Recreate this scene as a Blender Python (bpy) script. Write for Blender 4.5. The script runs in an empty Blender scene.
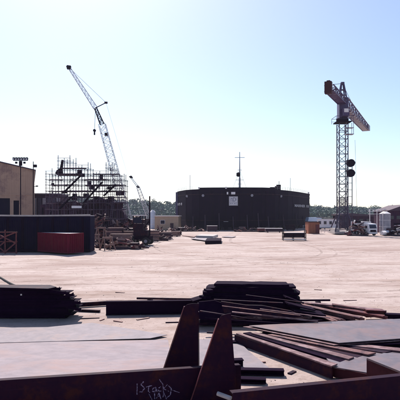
import bpy, bmesh, math, random
import numpy as np
from mathutils import Vector, Matrix, noise
R = math.radians
rnd = random.Random(7)
sc = bpy.context.scene
COL = sc.collection

# ------------------------------------------------------------------ camera, sky, sun
EYE = 5.0; F = 482.84; HY = 214.0
cam_d = bpy.data.cameras.new('camera'); cam = bpy.data.objects.new('camera', cam_d); COL.objects.link(cam)
cam.location = (0, 0, EYE); cam.rotation_euler = (R(90), 0, 0)
cam_d.sensor_width = 36; cam_d.lens = 36 * F / 400; cam_d.shift_y = 14 / 400
cam_d.clip_start = 0.5; cam_d.clip_end = 6000
sc.camera = cam
SUN_EL, SUN_AZ = 47.0, -16.0            # azimuth from +Y, negative = to the left
w = bpy.data.worlds.new('World'); sc.world = w; w.use_nodes = True
nt = w.node_tree; bg = nt.nodes['Background']
sky = nt.nodes.new('ShaderNodeTexSky'); sky.sky_type = 'NISHITA'; sky.sun_disc = False
sky.sun_elevation = R(SUN_EL); sky.sun_rotation = R(SUN_AZ)
sky.altitude = 0; sky.air_density = 0.8; sky.dust_density = 0.9; sky.ozone_density = 1.5
nt.links.new(sky.outputs[0], bg.inputs['Color']); bg.inputs['Strength'].default_value = 0.082
sl = bpy.data.lights.new('sun', 'SUN'); sun = bpy.data.objects.new('sun', sl); COL.objects.link(sun)
sl.energy = 3.6; sl.angle = R(0.55); sl.color = (1.0, 0.93, 0.86)
sd = Vector((math.sin(R(SUN_AZ)) * math.cos(R(SUN_EL)), math.cos(R(SUN_AZ)) * math.cos(R(SUN_EL)), math.sin(R(SUN_EL))))
sun.rotation_euler = sd.to_track_quat('Z', 'Y').to_euler(); sun.location = (-30, 60, 60)
sc.view_settings.view_transform = 'Standard'; sc.view_settings.look = 'None'
sc.view_settings.exposure = 1.08; sc.view_settings.gamma = 1.0
try:
    sc.cycles.volume_bounces = 0; sc.cycles.max_bounces = 6
except Exception: pass

# ------------------------------------------------------------------ helpers
def G(px, py, z=0.0):                    # point of the photo lying at height z
    D = (EYE - z) * F / (py - HY)
    return Vector(((px - 200) / F * D, D, z))
def AT(px, py, D):                       # point of the photo at distance D
    return Vector(((px - 200) / F * D, D, EYE - (py - HY) / F * D))
def X(px, D): return (px - 200) / F * D
def Z(py, D): return EYE - (py - HY) / F * D

class MB:
    def __init__(s): s.v = []; s.f = []
    def add(s, vs, fs):
        n = len(s.v); s.v += [tuple(v) for v in vs]; s.f += [tuple(n + i for i in f) for f in fs]; return s
    def box(s, c, d, rz=0, rx=0, ry=0):
        M = Matrix.Translation(Vector(c)) @ Matrix.Rotation(rz, 4, 'Z') @ Matrix.Rotation(ry, 4, 'Y') @ Matrix.Rotation(rx, 4, 'X')
        vs = [M @ Vector((a * d[0] / 2, b * d[1] / 2, e * d[2] / 2)) for e in (-1, 1) for a, b in ((-1, -1), (1, -1), (1, 1), (-1, 1))]
        return s.add(vs, [(3, 2, 1, 0), (4, 5, 6, 7), (0, 1, 5, 4), (1, 2, 6, 5), (2, 3, 7, 6), (3, 0, 4, 7)])
    def bar(s, p, q, w, h=None, up=(0, 0, 1)):
        p, q = Vector(p), Vector(q); h = h or w; d = (q - p).normalized(); u = Vector(up)
        if abs(d.dot(u)) > .98: u = Vector((0, 1, 0))
        a = d.cross(u).normalized(); b = a.cross(d).normalized()
        vs = [c + a * (i * w / 2) + b * (j * h / 2) for c in (p, q) for i, j in ((-1, -1), (1, -1), (1, 1), (-1, 1))]
        return s.add(vs, [(3, 2, 1, 0), (4, 5, 6, 7), (0, 1, 5, 4), (1, 2, 6, 5), (2, 3, 7, 6), (3, 0, 4, 7)])
    def tube(s, p, q, r, n=6, r2=None):
        p, q = Vector(p), Vector(q); r2 = r if r2 is None else r2; d = (q - p).normalized(); u = Vector((0, 0, 1))
        if abs(d.z) > .98: u = Vector((0, 1, 0))
        a = d.cross(u).normalized(); b = a.cross(d).normalized()
        vs = [p + (a * math.cos(2 * math.pi * i / n) + b * math.sin(2 * math.pi * i / n)) * r for i in range(n)] + \
             [q + (a * math.cos(2 * math.pi * i / n) + b * math.sin(2 * math.pi * i / n)) * r2 for i in range(n)]
        return s.add(vs, [(i, (i + 1) % n, n + (i + 1) % n, n + i) for i in range(n)] + [tuple(range(n - 1, -1, -1)), tuple(range(n, 2 * n))])
    def prism(s, poly, z0, z1):
        n = len(poly); poly = [(p[0], p[1]) for p in poly]
        ar = sum(poly[i][0] * poly[(i + 1) % n][1] - poly[(i + 1) % n][0] * poly[i][1] for i in range(n))
        if ar < 0: poly = poly[::-1]
        vs = [(x, y, z0) for x, y in poly] + [(x, y, z1) for x, y in poly]
        return s.add(vs, [tuple(range(n - 1, -1, -1)), tuple(range(n, 2 * n))] + [(i, (i + 1) % n, n + (i + 1) % n, n + i) for i in range(n)])
    def extr(s, poly, d):                # 3D polygon pushed along d
        n = len(poly); d = Vector(d); P = [Vector(p) for p in poly]
        nn = (P[1] - P[0]).cross(P[2] - P[1])
        if nn.dot(d) > 0: P = P[::-1]
        return s.add(P + [p + d for p in P], [tuple(range(n))] + [tuple(range(2 * n - 1, n - 1, -1))] + [(i, n + i, n + (i + 1) % n, (i + 1) % n) for i in range(n)])
    def build(s, name, mat, parent=None, bevel=0, off=None, smooth=False, kind=None):
        me = bpy.data.meshes.new(name)
        vs = s.v if off is None else [(v[0] - off[0], v[1] - off[1], v[2] - off[2]) for v in s.v]
        me.from_pydata(vs, [], s.f)
        if bevel:
            bm = bmesh.new(); bm.from_mesh(me)
            bmesh.ops.bevel(bm, geom=bm.edges[:], offset=bevel, segments=1, affect='EDGES', clamp_overlap=True)
            bm.to_mesh(me); bm.free()
        if smooth:
            for p in me.polygons: p.use_smooth = True
        me.materials.append(mat)
        o = bpy.data.objects.new(name, me); COL.objects.link(o)
        if parent: o.parent = parent
        elif off is not None: o.location = off
        if kind: o['kind'] = kind
        return o

def tag(o, label=None, cat=None, group=None, kind=None):
    if label: o['label'] = label
    if cat: o['category'] = cat
    if group: o['group'] = group
    if kind: o['kind'] = kind
    return o
def thing(name, label, cat, loc=(0, 0, 0), rz=0, group=None):
    o = bpy.data.objects.new(name, None); COL.objects.link(o); o.empty_display_size = .3
    o.location = loc; o.rotation_euler = (0, 0, rz)
    return tag(o, label, cat, group)
def copy_tree(o, loc, rz=None, label=None, parent=None):
    c = o.copy(); COL.objects.link(c)
    if parent: c.parent = parent
    else:
        c.location = loc
        if rz is not None: c.rotation_euler = (0, 0, rz)
        if label: c['label'] = label
    for ch in list(o.children): copy_tree(ch, None, parent=c)
    return c
def share(src, name, parent, loc, rot=(0, 0, 0), scale=(1, 1, 1)):
    o = bpy.data.objects.new(name, src.data); COL.objects.link(o); o.parent = parent
    o.location = loc; o.rotation_euler = rot; o.scale = scale
    return o

# ------------------------------------------------------------------ materials
def mat(name, c1, c2=None, rough=.6, metal=0.0, scale=3.0, bump=.15, c3=None, s3=.4, stretch=(1, 1, 1), t3=(.5, .65), spec=.5, streak=0, bscale=None):
    m = bpy.data.materials.new(name); m.use_nodes = True; t = m.node_tree; N = t.nodes; L = t.links
    b = N['Principled BSDF']; b.inputs['Roughness'].default_value = rough; b.inputs['Metallic'].default_value = metal
    b.inputs['Specular IOR Level'].default_value = spec
    tc = N.new('ShaderNodeTexCoord'); mp = N.new('ShaderNodeMapping'); mp.inputs['Scale'].default_value = stretch
    L.new(tc.outputs['Object'], mp.inputs['Vector'])
    n1 = N.new('ShaderNodeTexNoise'); n1.inputs['Scale'].default_value = scale; n1.inputs['Detail'].default_value = 7; n1.inputs['Roughness'].default_value = .65
    L.new(mp.outputs[0], n1.inputs['Vector'])
    r1 = N.new('ShaderNodeValToRGB'); r1.color_ramp.elements[0].position = .35; r1.color_ramp.elements[1].position = .68
    r1.color_ramp.elements[0].color = (*c1, 1); r1.color_ramp.elements[1].color = (*(c2 or c1), 1)
    L.new(n1.outputs['Fac'], r1.inputs[0]); out = r1.outputs[0]
    if c3:
        n3 = N.new('ShaderNodeTexNoise'); n3.inputs['Scale'].default_value = s3; n3.inputs['Detail'].default_value = 8; n3.inputs['Roughness'].default_value = .6
        L.new(mp.outputs[0], n3.inputs['Vector'])
        r3 = N.new('ShaderNodeValToRGB'); r3.color_ramp.elements[0].position = t3[0]; r3.color_ramp.elements[1].position = t3[0] + (t3[1] - t3[0]) * .6; n3.inputs['Detail'].default_value = 12; n3.inputs['Roughness'].default_value = .74
        L.new(n3.outputs['Fac'], r3.inputs[0])
        mx = N.new('ShaderNodeMix'); mx.data_type = 'RGBA'; mx.inputs[7].default_value = (*c3, 1)
        L.new(r3.outputs[0], mx.inputs[0]); L.new(out, mx.inputs[6]); out = mx.outputs[2]
    if streak:
        m2 = N.new('ShaderNodeMapping'); m2.inputs['Scale'].default_value = (2.2, 2.2, .12); L.new(tc.outputs['Object'], m2.inputs['Vector'])
        n4 = N.new('ShaderNodeTexNoise'); n4.inputs['Scale'].default_value = 1.3; n4.inputs['Detail'].default_value = 6; L.new(m2.outputs[0], n4.inputs['Vector'])
        r4 = N.new('ShaderNodeValToRGB'); r4.color_ramp.elements[0].position = .52; r4.color_ramp.elements[1].position = .75
        L.new(n4.outputs['Fac'], r4.inputs[0])
        mu = N.new('ShaderNodeMath'); mu.operation = 'MULTIPLY'; mu.inputs[1].default_value = streak; L.new(r4.outputs[0], mu.inputs[0])
        mx = N.new('ShaderNodeMix'); mx.data_type = 'RGBA'; mx.inputs[7].default_value = (.12, .05, .035, 1)
        L.new(mu.outputs[0], mx.inputs[0]); L.new(out, mx.inputs[6]); out = mx.outputs[2]
    if name in ('dusty_mill_plate', 'pale_plate_with_rust_bloom', 'blue_grey_plate', 'brown_mill_plate', 'purple_brown_primer', 'dark_rusty_steel', 'rusty_bar', 'red_primer_and_lit_edge'):
        for sc_, st_, pos, col_, amt in ((9, (1, 1, 1), (.60, .70), tuple(x * .45 for x in c1), .55), (1.6, (.25, 9, 9), (.60, .74), tuple(min(.6, x * 1.9 + .012) for x in (c2 or c1)), .35), (28, (1, 1, 1), (.62, .68), tuple(x * .35 for x in c1), .4)):
            m5 = N.new('ShaderNodeMapping'); m5.inputs['Scale'].default_value = st_; m5.inputs['Rotation'].default_value = (0, 0, .3); L.new(tc.outputs['Object'], m5.inputs['Vector'])
            n5 = N.new('ShaderNodeTexNoise'); n5.inputs['Scale'].default_value = sc_; n5.inputs['Detail'].default_value = 8; n5.inputs['Roughness'].default_value = .7; L.new(m5.outputs[0], n5.inputs['Vector'])
            r5 = N.new('ShaderNodeValToRGB'); r5.color_ramp.elements[0].position = pos[0]; r5.color_ramp.elements[1].position = pos[1]; r5.color_ramp.elements[1].color = (amt, amt, amt, 1); L.new(n5.outputs['Fac'], r5.inputs[0])
            x5 = N.new('ShaderNodeMix'); x5.data_type = 'RGBA'; x5.inputs[7].default_value = (*col_, 1); L.new(r5.outputs[0], x5.inputs[0]); L.new(out, x5.inputs[6]); out = x5.outputs[2]
    L.new(out, b.inputs['Base Color'])
    if bump:
        nb = N.new('ShaderNodeTexNoise'); nb.inputs['Scale'].default_value = bscale or scale * 4; nb.inputs['Detail'].default_value = 5
        L.new(mp.outputs[0], nb.inputs['Vector'])
        bp = N.new('ShaderNodeBump'); bp.inputs['Strength'].default_value = bump; bp.inputs['Distance'].default_value = .02
        L.new(nb.outputs['Fac'], bp.inputs['Height']); L.new(bp.outputs[0], b.inputs['Normal'])
    return m
M = dict(
    hull=mat('black_hull_paint', (.006, .0008, .013), (.010, .0015, .018), .7, scale=.5, streak=.06, spec=.04),
    hull_lit_side=mat('lit_side_plating', (.05, .045, .13), (.08, .07, .17), .6, scale=.8, streak=.3),  # paler blue carries the light on the hull's left side plating
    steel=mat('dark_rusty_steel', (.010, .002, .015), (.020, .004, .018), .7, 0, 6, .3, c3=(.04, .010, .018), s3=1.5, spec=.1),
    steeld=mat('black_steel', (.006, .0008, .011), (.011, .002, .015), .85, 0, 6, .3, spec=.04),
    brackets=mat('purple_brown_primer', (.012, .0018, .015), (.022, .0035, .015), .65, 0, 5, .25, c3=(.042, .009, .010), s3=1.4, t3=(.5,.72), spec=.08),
    redrust_lit_edge=mat('red_primer_and_lit_edge', (.11, .022, .030), (.17, .045, .045), .6, .0, 5, .3, c3=(.06, .012, .03), s3=3, spec=.3),
    plate=mat('dusty_mill_plate', (.15, .125, .15), (.22, .18, .205), .7, 0, 2.2, .12, c3=(.23, .16, .155), s3=.6, t3=(.52, .80), spec=.3),
    platerust=mat('pale_plate_with_rust_bloom', (.17, .135, .16), (.25, .20, .225), .72, 0, 2.5, .15, c3=(.26, .165, .16), s3=.5, t3=(.48, .80), spec=.3, stretch=(.5,1,1)),
    plateblue=mat('blue_grey_plate', (.085, .068, .088), (.15, .118, .138), .5, 0.1, 1.8, .12, c3=(.17, .10, .10), s3=.7, t3=(.45, .75), spec=.4),
    platebrown=mat('brown_mill_plate', (.085, .035, .045), (.16, .08, .085), .65, 0, 3, .25, c3=(.24, .15, .16), s3=1.4, spec=.25),
    rustbar=mat('rusty_bar', (.12, .045, .05), (.24, .12, .11), .7, 0, 4, .35, c3=(.05, .016, .03), s3=2, spec=.25),
    tan=mat('tan_cladding', (.42, .26, .19), (.47, .30, .215), .75, 0, .5, .05, c3=(.26, .15, .13), s3=.12, streak=.15),
    tanb=mat('tan_wall', (.36, .26, .19), (.42, .31, .23), .8, 0, 1, .05),
    navy=mat('navy_paint', (.003, .001, .020), (.007, .002, .024), .7, 0, .7, .1, streak=.04, spec=.05),
    red=mat('crimson_container_paint', (.095, .0015, .018), (.125, .003, .022), .65, 0, 2, .1, streak=.25, spec=.12),
    white=mat('white_paint', (.74, .70, .72), (.82, .78, .80), .5, 0, 2, .05, streak=.08),
    maroon=mat('maroon_primer', (.035, .006, .012), (.06, .012, .018), .65, 0, 5, .3, c3=(.05, .010, .018), s3=3, spec=.1),
    bluemark=mat('blue_lettering', (.06, .07, .16), None, .6, 0, 3, 0),
    offwhite=mat('weathered_white', (.55, .50, .52), (.70, .65, .66), .6, 0, 2, .08, streak=.2),
    ltblue=mat('light_blue_paint', (.42, .52, .68), (.5, .6, .74), .5, 0, 2, .05),
    grey=mat('grey_galvanised', (.24, .23, .27), (.33, .31, .36), .5, .3, 2, .08, streak=.15),
    boom=mat('pale_boom_paint', (.42, .41, .44), (.52, .50, .54), .5, 0, 3, .05),
    cranepurp=mat('crane_plum_paint', (.04, .02, .08), (.07, .035, .12), .5, 0, 3, .05),
    cranegrey=mat('crane_mast_paint', (.035, .024, .055), (.06, .04, .085), .6, 0, 3, .05),
    scaf=mat('scaffold_tube', (.05, .028, .06), (.11, .07, .12), .5, .4, 3, .05),
    orange=mat('orange_brown_paint', (.28, .085, .045), (.34, .12, .065), .6, 0, 2, .1, streak=.3),
    wood=mat('weathered_timber', (.14, .075, .07), (.30, .18, .16), .8, 0, 4, .3, stretch=(1, 1, 4)),
    woodd=mat('dark_timber', (.025, .009, .025), (.06, .024, .04), .8, 0, 4, .3),
    glass=mat('dark_glass', (.02, .02, .04), None, .12, 0, 1, 0),
    tyre=mat('black_rubber', (.012, .010, .014), None, .85, 0, 5, .1),
    conc=mat('concrete', (.33, .30, .30), (.44, .40, .39), .85, 0, 3, .2),
    foliage=mat('foliage', (.045, .10, .085), (.08, .14, .10), .7, 0, .05, 0, c3=(.06, .09, .12), s3=.02),
    bark=mat('bark', (.06, .045, .04), None, .9),
    hill=mat('hillside', (.03, .055, .04), (.05, .075, .05), .9, 0, .05, 0),
    chalk=mat('chalk', (.40, .32, .44), (.16, .11, .2), .9, 0, 14, 0),
    roof=mat('dark_roof', (.05, .025, .05), (.08, .045, .07), .8, 0, 2, .1),
    stone=mat('gravel_stones', (.22, .17, .15), (.40, .34, .31), .85, 0, 6, .2),
    tarp=mat('purple_brown_shell', (.026, .008, .035), (.06, .022, .045), .75, 0, 1.2, .2, streak=.3, spec=.15),
)
def break_up(m):
    t = m.node_tree; N = t.nodes; tc = N.new('ShaderNodeTexCoord'); n = N.new('ShaderNodeTexNoise'); n.inputs['Scale'].default_value = 22; n.inputs['Detail'].default_value = 8; n.inputs['Roughness'].default_value = .8
    q = N.new('ShaderNodeValToRGB'); q.color_ramp.elements[0].position = .40; q.color_ramp.elements[1].position = .56
    t.links.new(tc.outputs['Object'], n.inputs['Vector']); t.links.new(n.outputs['Fac'], q.inputs[0]); t.links.new(q.outputs[0], N['Principled BSDF'].inputs['Alpha'])
break_up(M['chalk'])
def ground_mat():
    m = bpy.data.materials.new('packed_sand_yard'); m.use_nodes = True; t = m.node_tree; N = t.nodes; L = t.links
    b = N['Principled BSDF']; b.inputs['Roughness'].default_value = .9; b.inputs['Specular IOR Level'].default_value = .25
    tc = N.new('ShaderNodeTexCoord')
    def nz(scale, det, st, dist=0):
        mp = N.new('ShaderNodeMapping'); mp.inputs['Scale'].default_value = st; mp.inputs['Rotation'].default_value = (0, 0, R(4)); L.new(tc.outputs['Object'], mp.inputs[0])
        n = N.new('ShaderNodeTexNoise'); n.inputs['Scale'].default_value = scale; n.inputs['Detail'].default_value = det; n.inputs['Roughness'].default_value = .62
        n.inputs['Distortion'].default_value = dist
        L.new(mp.outputs[0], n.inputs['Vector']); return n.outputs['Fac']
    def ramp(f, a, c, ca, cb):
        r = N.new('ShaderNodeValToRGB'); r.color_ramp.elements[0].position = a; r.color_ramp.elements[1].position = c
        r.color_ramp.elements[0].color = (*ca, 1); r.color_ramp.elements[1].color = (*cb, 1); L.new(f, r.inputs[0]); return r.outputs[0]
    def mix(f, a, c, k=1.0):
        if k != 1.0:
            mu = N.new('ShaderNodeMath'); mu.operation = 'MULTIPLY'; mu.inputs[1].default_value = k; L.new(f, mu.inputs[0]); f = mu.outputs[0]
        x = N.new('ShaderNodeMix'); x.data_type = 'RGBA'; L.new(f, x.inputs[0]); L.new(a, x.inputs[6])
        if isinstance(c, tuple): x.inputs[7].default_value = (*c, 1)
        else: L.new(c, x.inputs[7])
        return x.outputs[2]
    base = ramp(nz(.35, 9, (1, 1, 1)), .3, .7, (.35, .27, .25), (.44, .355, .335))
    B = (0, 0, 0); W = (1, 1, 1)
    tracks = ramp(nz(.32, 9, (.34, 1.0, 1), .9), .50, .68, B, W)      # damp patches drawn out along the traffic
    c = mix(tracks, base, (.225, .145, .115), .78)
    patch = ramp(nz(.07, 7, (.6, 1.2, 1), .6), .5, .66, B, W)
    c = mix(patch, c, (.245, .165, .145), .9)
    fine = ramp(nz(2.2, 10, (1, 1, 1)), .52, .66, B, W)
    c = mix(fine, c, (.22, .155, .13), .5)
    grit = ramp(nz(14, 8, (1, 1, 1)), .56, .64, B, W); c = mix(grit, c, (.16, .11, .10), .4)
    pale = ramp(nz(.25, 8, (.35, 1, 1), .5), .55, .75, B, W)
    c = mix(pale, c, (.52, .45, .42), .6)
    L.new(c, b.inputs['Base Color'])
    bp = N.new('ShaderNodeBump'); bp.inputs['Strength'].default_value = .8; bp.inputs['Distance'].default_value = .06
    L.new(nz(3.5, 9, (1, 1, 1)), bp.inputs['Height']); L.new(bp.outputs[0], b.inputs['Normal'])
    return m
M['ground'] = ground_mat()

# ------------------------------------------------------------------ setting: ground, hills, woods
def ground_z(x, y):
    if y > 190 or y < 3: return -.03
    a = noise.fractal(Vector((x * .05, y * .16, 0)), 1, 2, 4) * .07
    rut = math.sin(y * 1.3 + 1.6 * math.sin(x * .045) + x * .05) ; k = max(0, noise.noise(Vector((x * .03, y * .06, 5))))
    a += -.10 * k * max(0, rut - .3)
    a += noise.noise(Vector((x * .9, y * .9, 2))) * .018
    s = min(1, max(0, (y - 24) / 12)); return a * (.25 + .75 * s) - .035
ys = [-60, 0, 3] + list(np.arange(5, 40, .22)) + list(np.arange(40, 100, .5)) + list(np.arange(100, 192, 1.5)) + [230, 300, 500, 900, 1500, 2100]
us = np.linspace(-1, 1, 181)
verts = []; faces = []
for y in ys:
    hw = max(18, y * .55) if y < 195 else max(120, y * 1.2)
    for u in us:
        x = hw * (u if abs(u) < .9 else math.copysign(.9 + (abs(u) - .9) * 40, u)); x = max(-1450, min(1450, x)); verts.append((x, y, ground_z(x, y)))
n = len(us)
for j in range(len(ys) - 1):
    for i in range(n - 1): a = j * n + i; faces.append((a, a + 1, a + n + 1, a + n))
g = MB(); g.v = verts; g.f = faces
g.build('ground', M['ground'], kind='structure', smooth=True)

def ridge_py(px):                        # skyline of the wooded hills, in the photo
    return float(np.interp(px, [-200, 0, 40, 110, 150, 180, 310, 350, 400, 600], [188, 190, 192.5, 195.5, 198.5, 200.5, 205, 205.5, 207.5, 206]))
HD = 640
hv = []; hf = []; cols = np.linspace(-260, 660, 150)
prof = [(-150, 0), (-60, .45), (0, .8), (60, .86), (200, .7)]
def hill_z(px, t): 
    top = 5 + (HY - ridge_py(px)) / F * HD - 7
    return max(0.2, top * float(np.interp(t, [p[0] for p in prof], [p[1] for p in prof])) * (1 + .12 * noise.noise(Vector((px * .03, t * .02, 1)))))
for px in cols:
    for t, _ in prof: hv.append((X(px, HD) , HD + t, hill_z(px, t) if t > -150 else -.5))
for i in range(len(cols) - 1):
    for j in range(4): a = i * 5 + j; hf.append((a, a + 5, a + 6, a + 1))
h = MB(); h.v = hv; h.f = hf; h.build('hills', M['hill'], kind='structure', smooth=True)
def forest(name, spots, label, m, leaf=.85, nl=110):
    V = []; Fq = []; rs = np.random.RandomState(3)
    for (x, y, z, H, W) in spots:
        k = nl; u = rs.normal(size=(k, 3)); u /= np.linalg.norm(u, axis=1)[:, None]
        rad = rs.uniform(.55, 1.05, size=(k, 1)); c = u * rad * np.array([W, W, H * .42]) + np.array([x, y, z + H * .58])
        c[:, 2] += rs.uniform(-.4, .4, k)
        a = rs.normal(size=(k, 3)); a /= np.linalg.norm(a, axis=1)[:, None]; b = np.cross(a, rs.normal(size=(k, 3))); b /= np.linalg.norm(b, axis=1)[:, None]
        s = leaf * rs.uniform(.6, 1.3, size=(k, 1)); n0 = len(V) if False else None
        q = np.stack([c - a * s, c - b * s * .8, c + a * s, c + b * s * .8], 1).reshape(-1, 3)
        V.append(q)
        tr = np.array([[x - .25, y, z], [x + .25, y, z], [x + .1, y, z + H * .6], [x - .1, y, z + H * .6]]); V.append(tr)
    V = np.concatenate(V); me = bpy.data.meshes.new(name)
    nq = len(V) // 4; me.vertices.add(len(V)); me.vertices.foreach_set('co', V.ravel()); me.loops.add(nq * 4); me.loops.foreach_set('vertex_index', np.arange(nq * 4, dtype=np.int32))
    me.polygons.add(nq); me.polygons.foreach_set('loop_start', np.arange(0, nq * 4, 4, dtype=np.int32)); me.update(calc_edges=True); me.validate()
    me.materials.append(m); o = bpy.data.objects.new(name, me); COL.objects.link(o)
    return tag(o, label, 'trees', None, 'stuff')
sp = []
for i in range(2600):
    px = rnd.uniform(-60, 460); t = rnd.choice([-140, -110, -80, -50, -25, 0, 15]) + rnd.uniform(-14, 14)
    H = rnd.uniform(5, 9.5) * (.75 if rnd.random() < .5 else 1.0) + (3.5 if rnd.random() < .06 else 0)
    sp.append((X(px, HD), HD + t, hill_z(px, t) - .5, H, H * rnd.uniform(.38, .60)))
forest('woodland', sp, 'hazy green wood along the low hills behind the yard', M['foliage'])

# tyre tracks pressed into the yard: thin worn strips following the ground
def track_mat():
    m = bpy.data.materials.new('damp_tyre_marks'); m.use_nodes = True; t = m.node_tree; N = t.nodes; L = t.links; b = N['Principled BSDF']
    b.inputs['Base Color'].default_value = (.19, .125, .10, 1); b.inputs['Roughness'].default_value = .9; b.inputs['Specular IOR Level'].default_value = .2
    tc = N.new('ShaderNodeTexCoord'); n = N.new('ShaderNodeTexNoise'); n.inputs['Scale'].default_value = .8; n.inputs['Detail'].default_value = 9; n.inputs['Roughness'].default_value = .7
    L.new(tc.outputs['Object'], n.inputs['Vector']); q = N.new('ShaderNodeValToRGB'); q.color_ramp.elements[0].position = .42; q.color_ramp.elements[1].position = .72; q.color_ramp.elements[1].color = (.5, .5, .5, 1)
    L.new(n.outputs['Fac'], q.inputs[0]); L.new(q.outputs[0], b.inputs['Alpha']); return m
M['track'] = track_mat()
def track(pts, gap=1.9, wd=.42):
    P = [Vector(p) for p in pts]; Q = []
    for i in range(len(P) - 1):
        p0, p1, p2, p3 = P[max(0, i - 1)], P[i], P[i + 1], P[min(len(P) - 1, i + 2)]
        for k in range(60):
            t = k / 60; Q.append(.5 * ((2 * p1) + (p2 - p0) * t + (2 * p0 - 5 * p1 + 4 * p2 - p3) * t * t + (3 * p1 - p0 - 3 * p2 + p3) * t ** 3))
    for s in (-gap / 2, gap / 2):
        m = MB(); V = []
        for i in range(len(Q)):
            d = (Q[min(i + 1, len(Q) - 1)] - Q[max(i - 1, 0)]).normalized(); n = Vector((-d.y, d.x))
            w_ = wd * (.8 + .3 * math.sin(i * .07 + s))
            for e in (-1, 0, 1): p = Q[i] + n * (s + e * w_ / 2); V.append((p.x, p.y, ground_z(p.x, p.y) + .012))
        m.add(V, [(3 * i + j, 3 * i + 3 + j, 3 * i + 4 + j, 3 * i + 1 + j) for i in range(len(Q) - 1) for j in (0, 1)])
        m.build('tyre_track', M['track'], kind='structure')
track([(-45, 52), (-15, 50), (8, 55), (30, 66), (60, 72)]); track([(-40, 40), (-12, 43), (10, 52), (18, 70), (16, 110)])
track([(50, 44), (20, 47), (0, 56), (-8, 75), (-5, 120)]); track([(-30, 33), (0, 36), (24, 34), (45, 37)], 2.0, .5)
track([(-30, 60), (0, 72), (30, 84), (60, 88)]); track([(55, 60), (25, 62), (5, 80), (10, 130)], 2.2, .5); track([(-14, 29), (0, 29.5), (14, 31), (26, 40), (30, 60)])

# loose stones over the yard
st = MB()
for i in range(1100):
    D = 12 + 60 * rnd.random() ** 1.8; x = rnd.uniform(-.55, .55) * D; r = rnd.uniform(.008, .028) * (1 + D / 90)
    z = ground_z(x, D); a = rnd.uniform(0, 6)
    pts = [(x + r * math.cos(a + k * 1.57) * rnd.uniform(.7, 1.3), D + r * math.sin(a + k * 1.57) * rnd.uniform(.7, 1.3), z - .01) for k in range(4)]
    top = [(x + (p[0] - x) * .5, D + (p[1] - D) * .5, z + r * rnd.uniform(.5, .9)) for p in pts]
    st.add(pts + top, [(4, 5, 6, 7), (0, 1, 5, 4), (1, 2, 6, 5), (2, 3, 7, 6), (3, 0, 4, 7)])
tag(st.build('loose_stones', M['stone']), 'loose stones scattered over the pale packed yard', 'stones', None, 'stuff')

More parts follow.
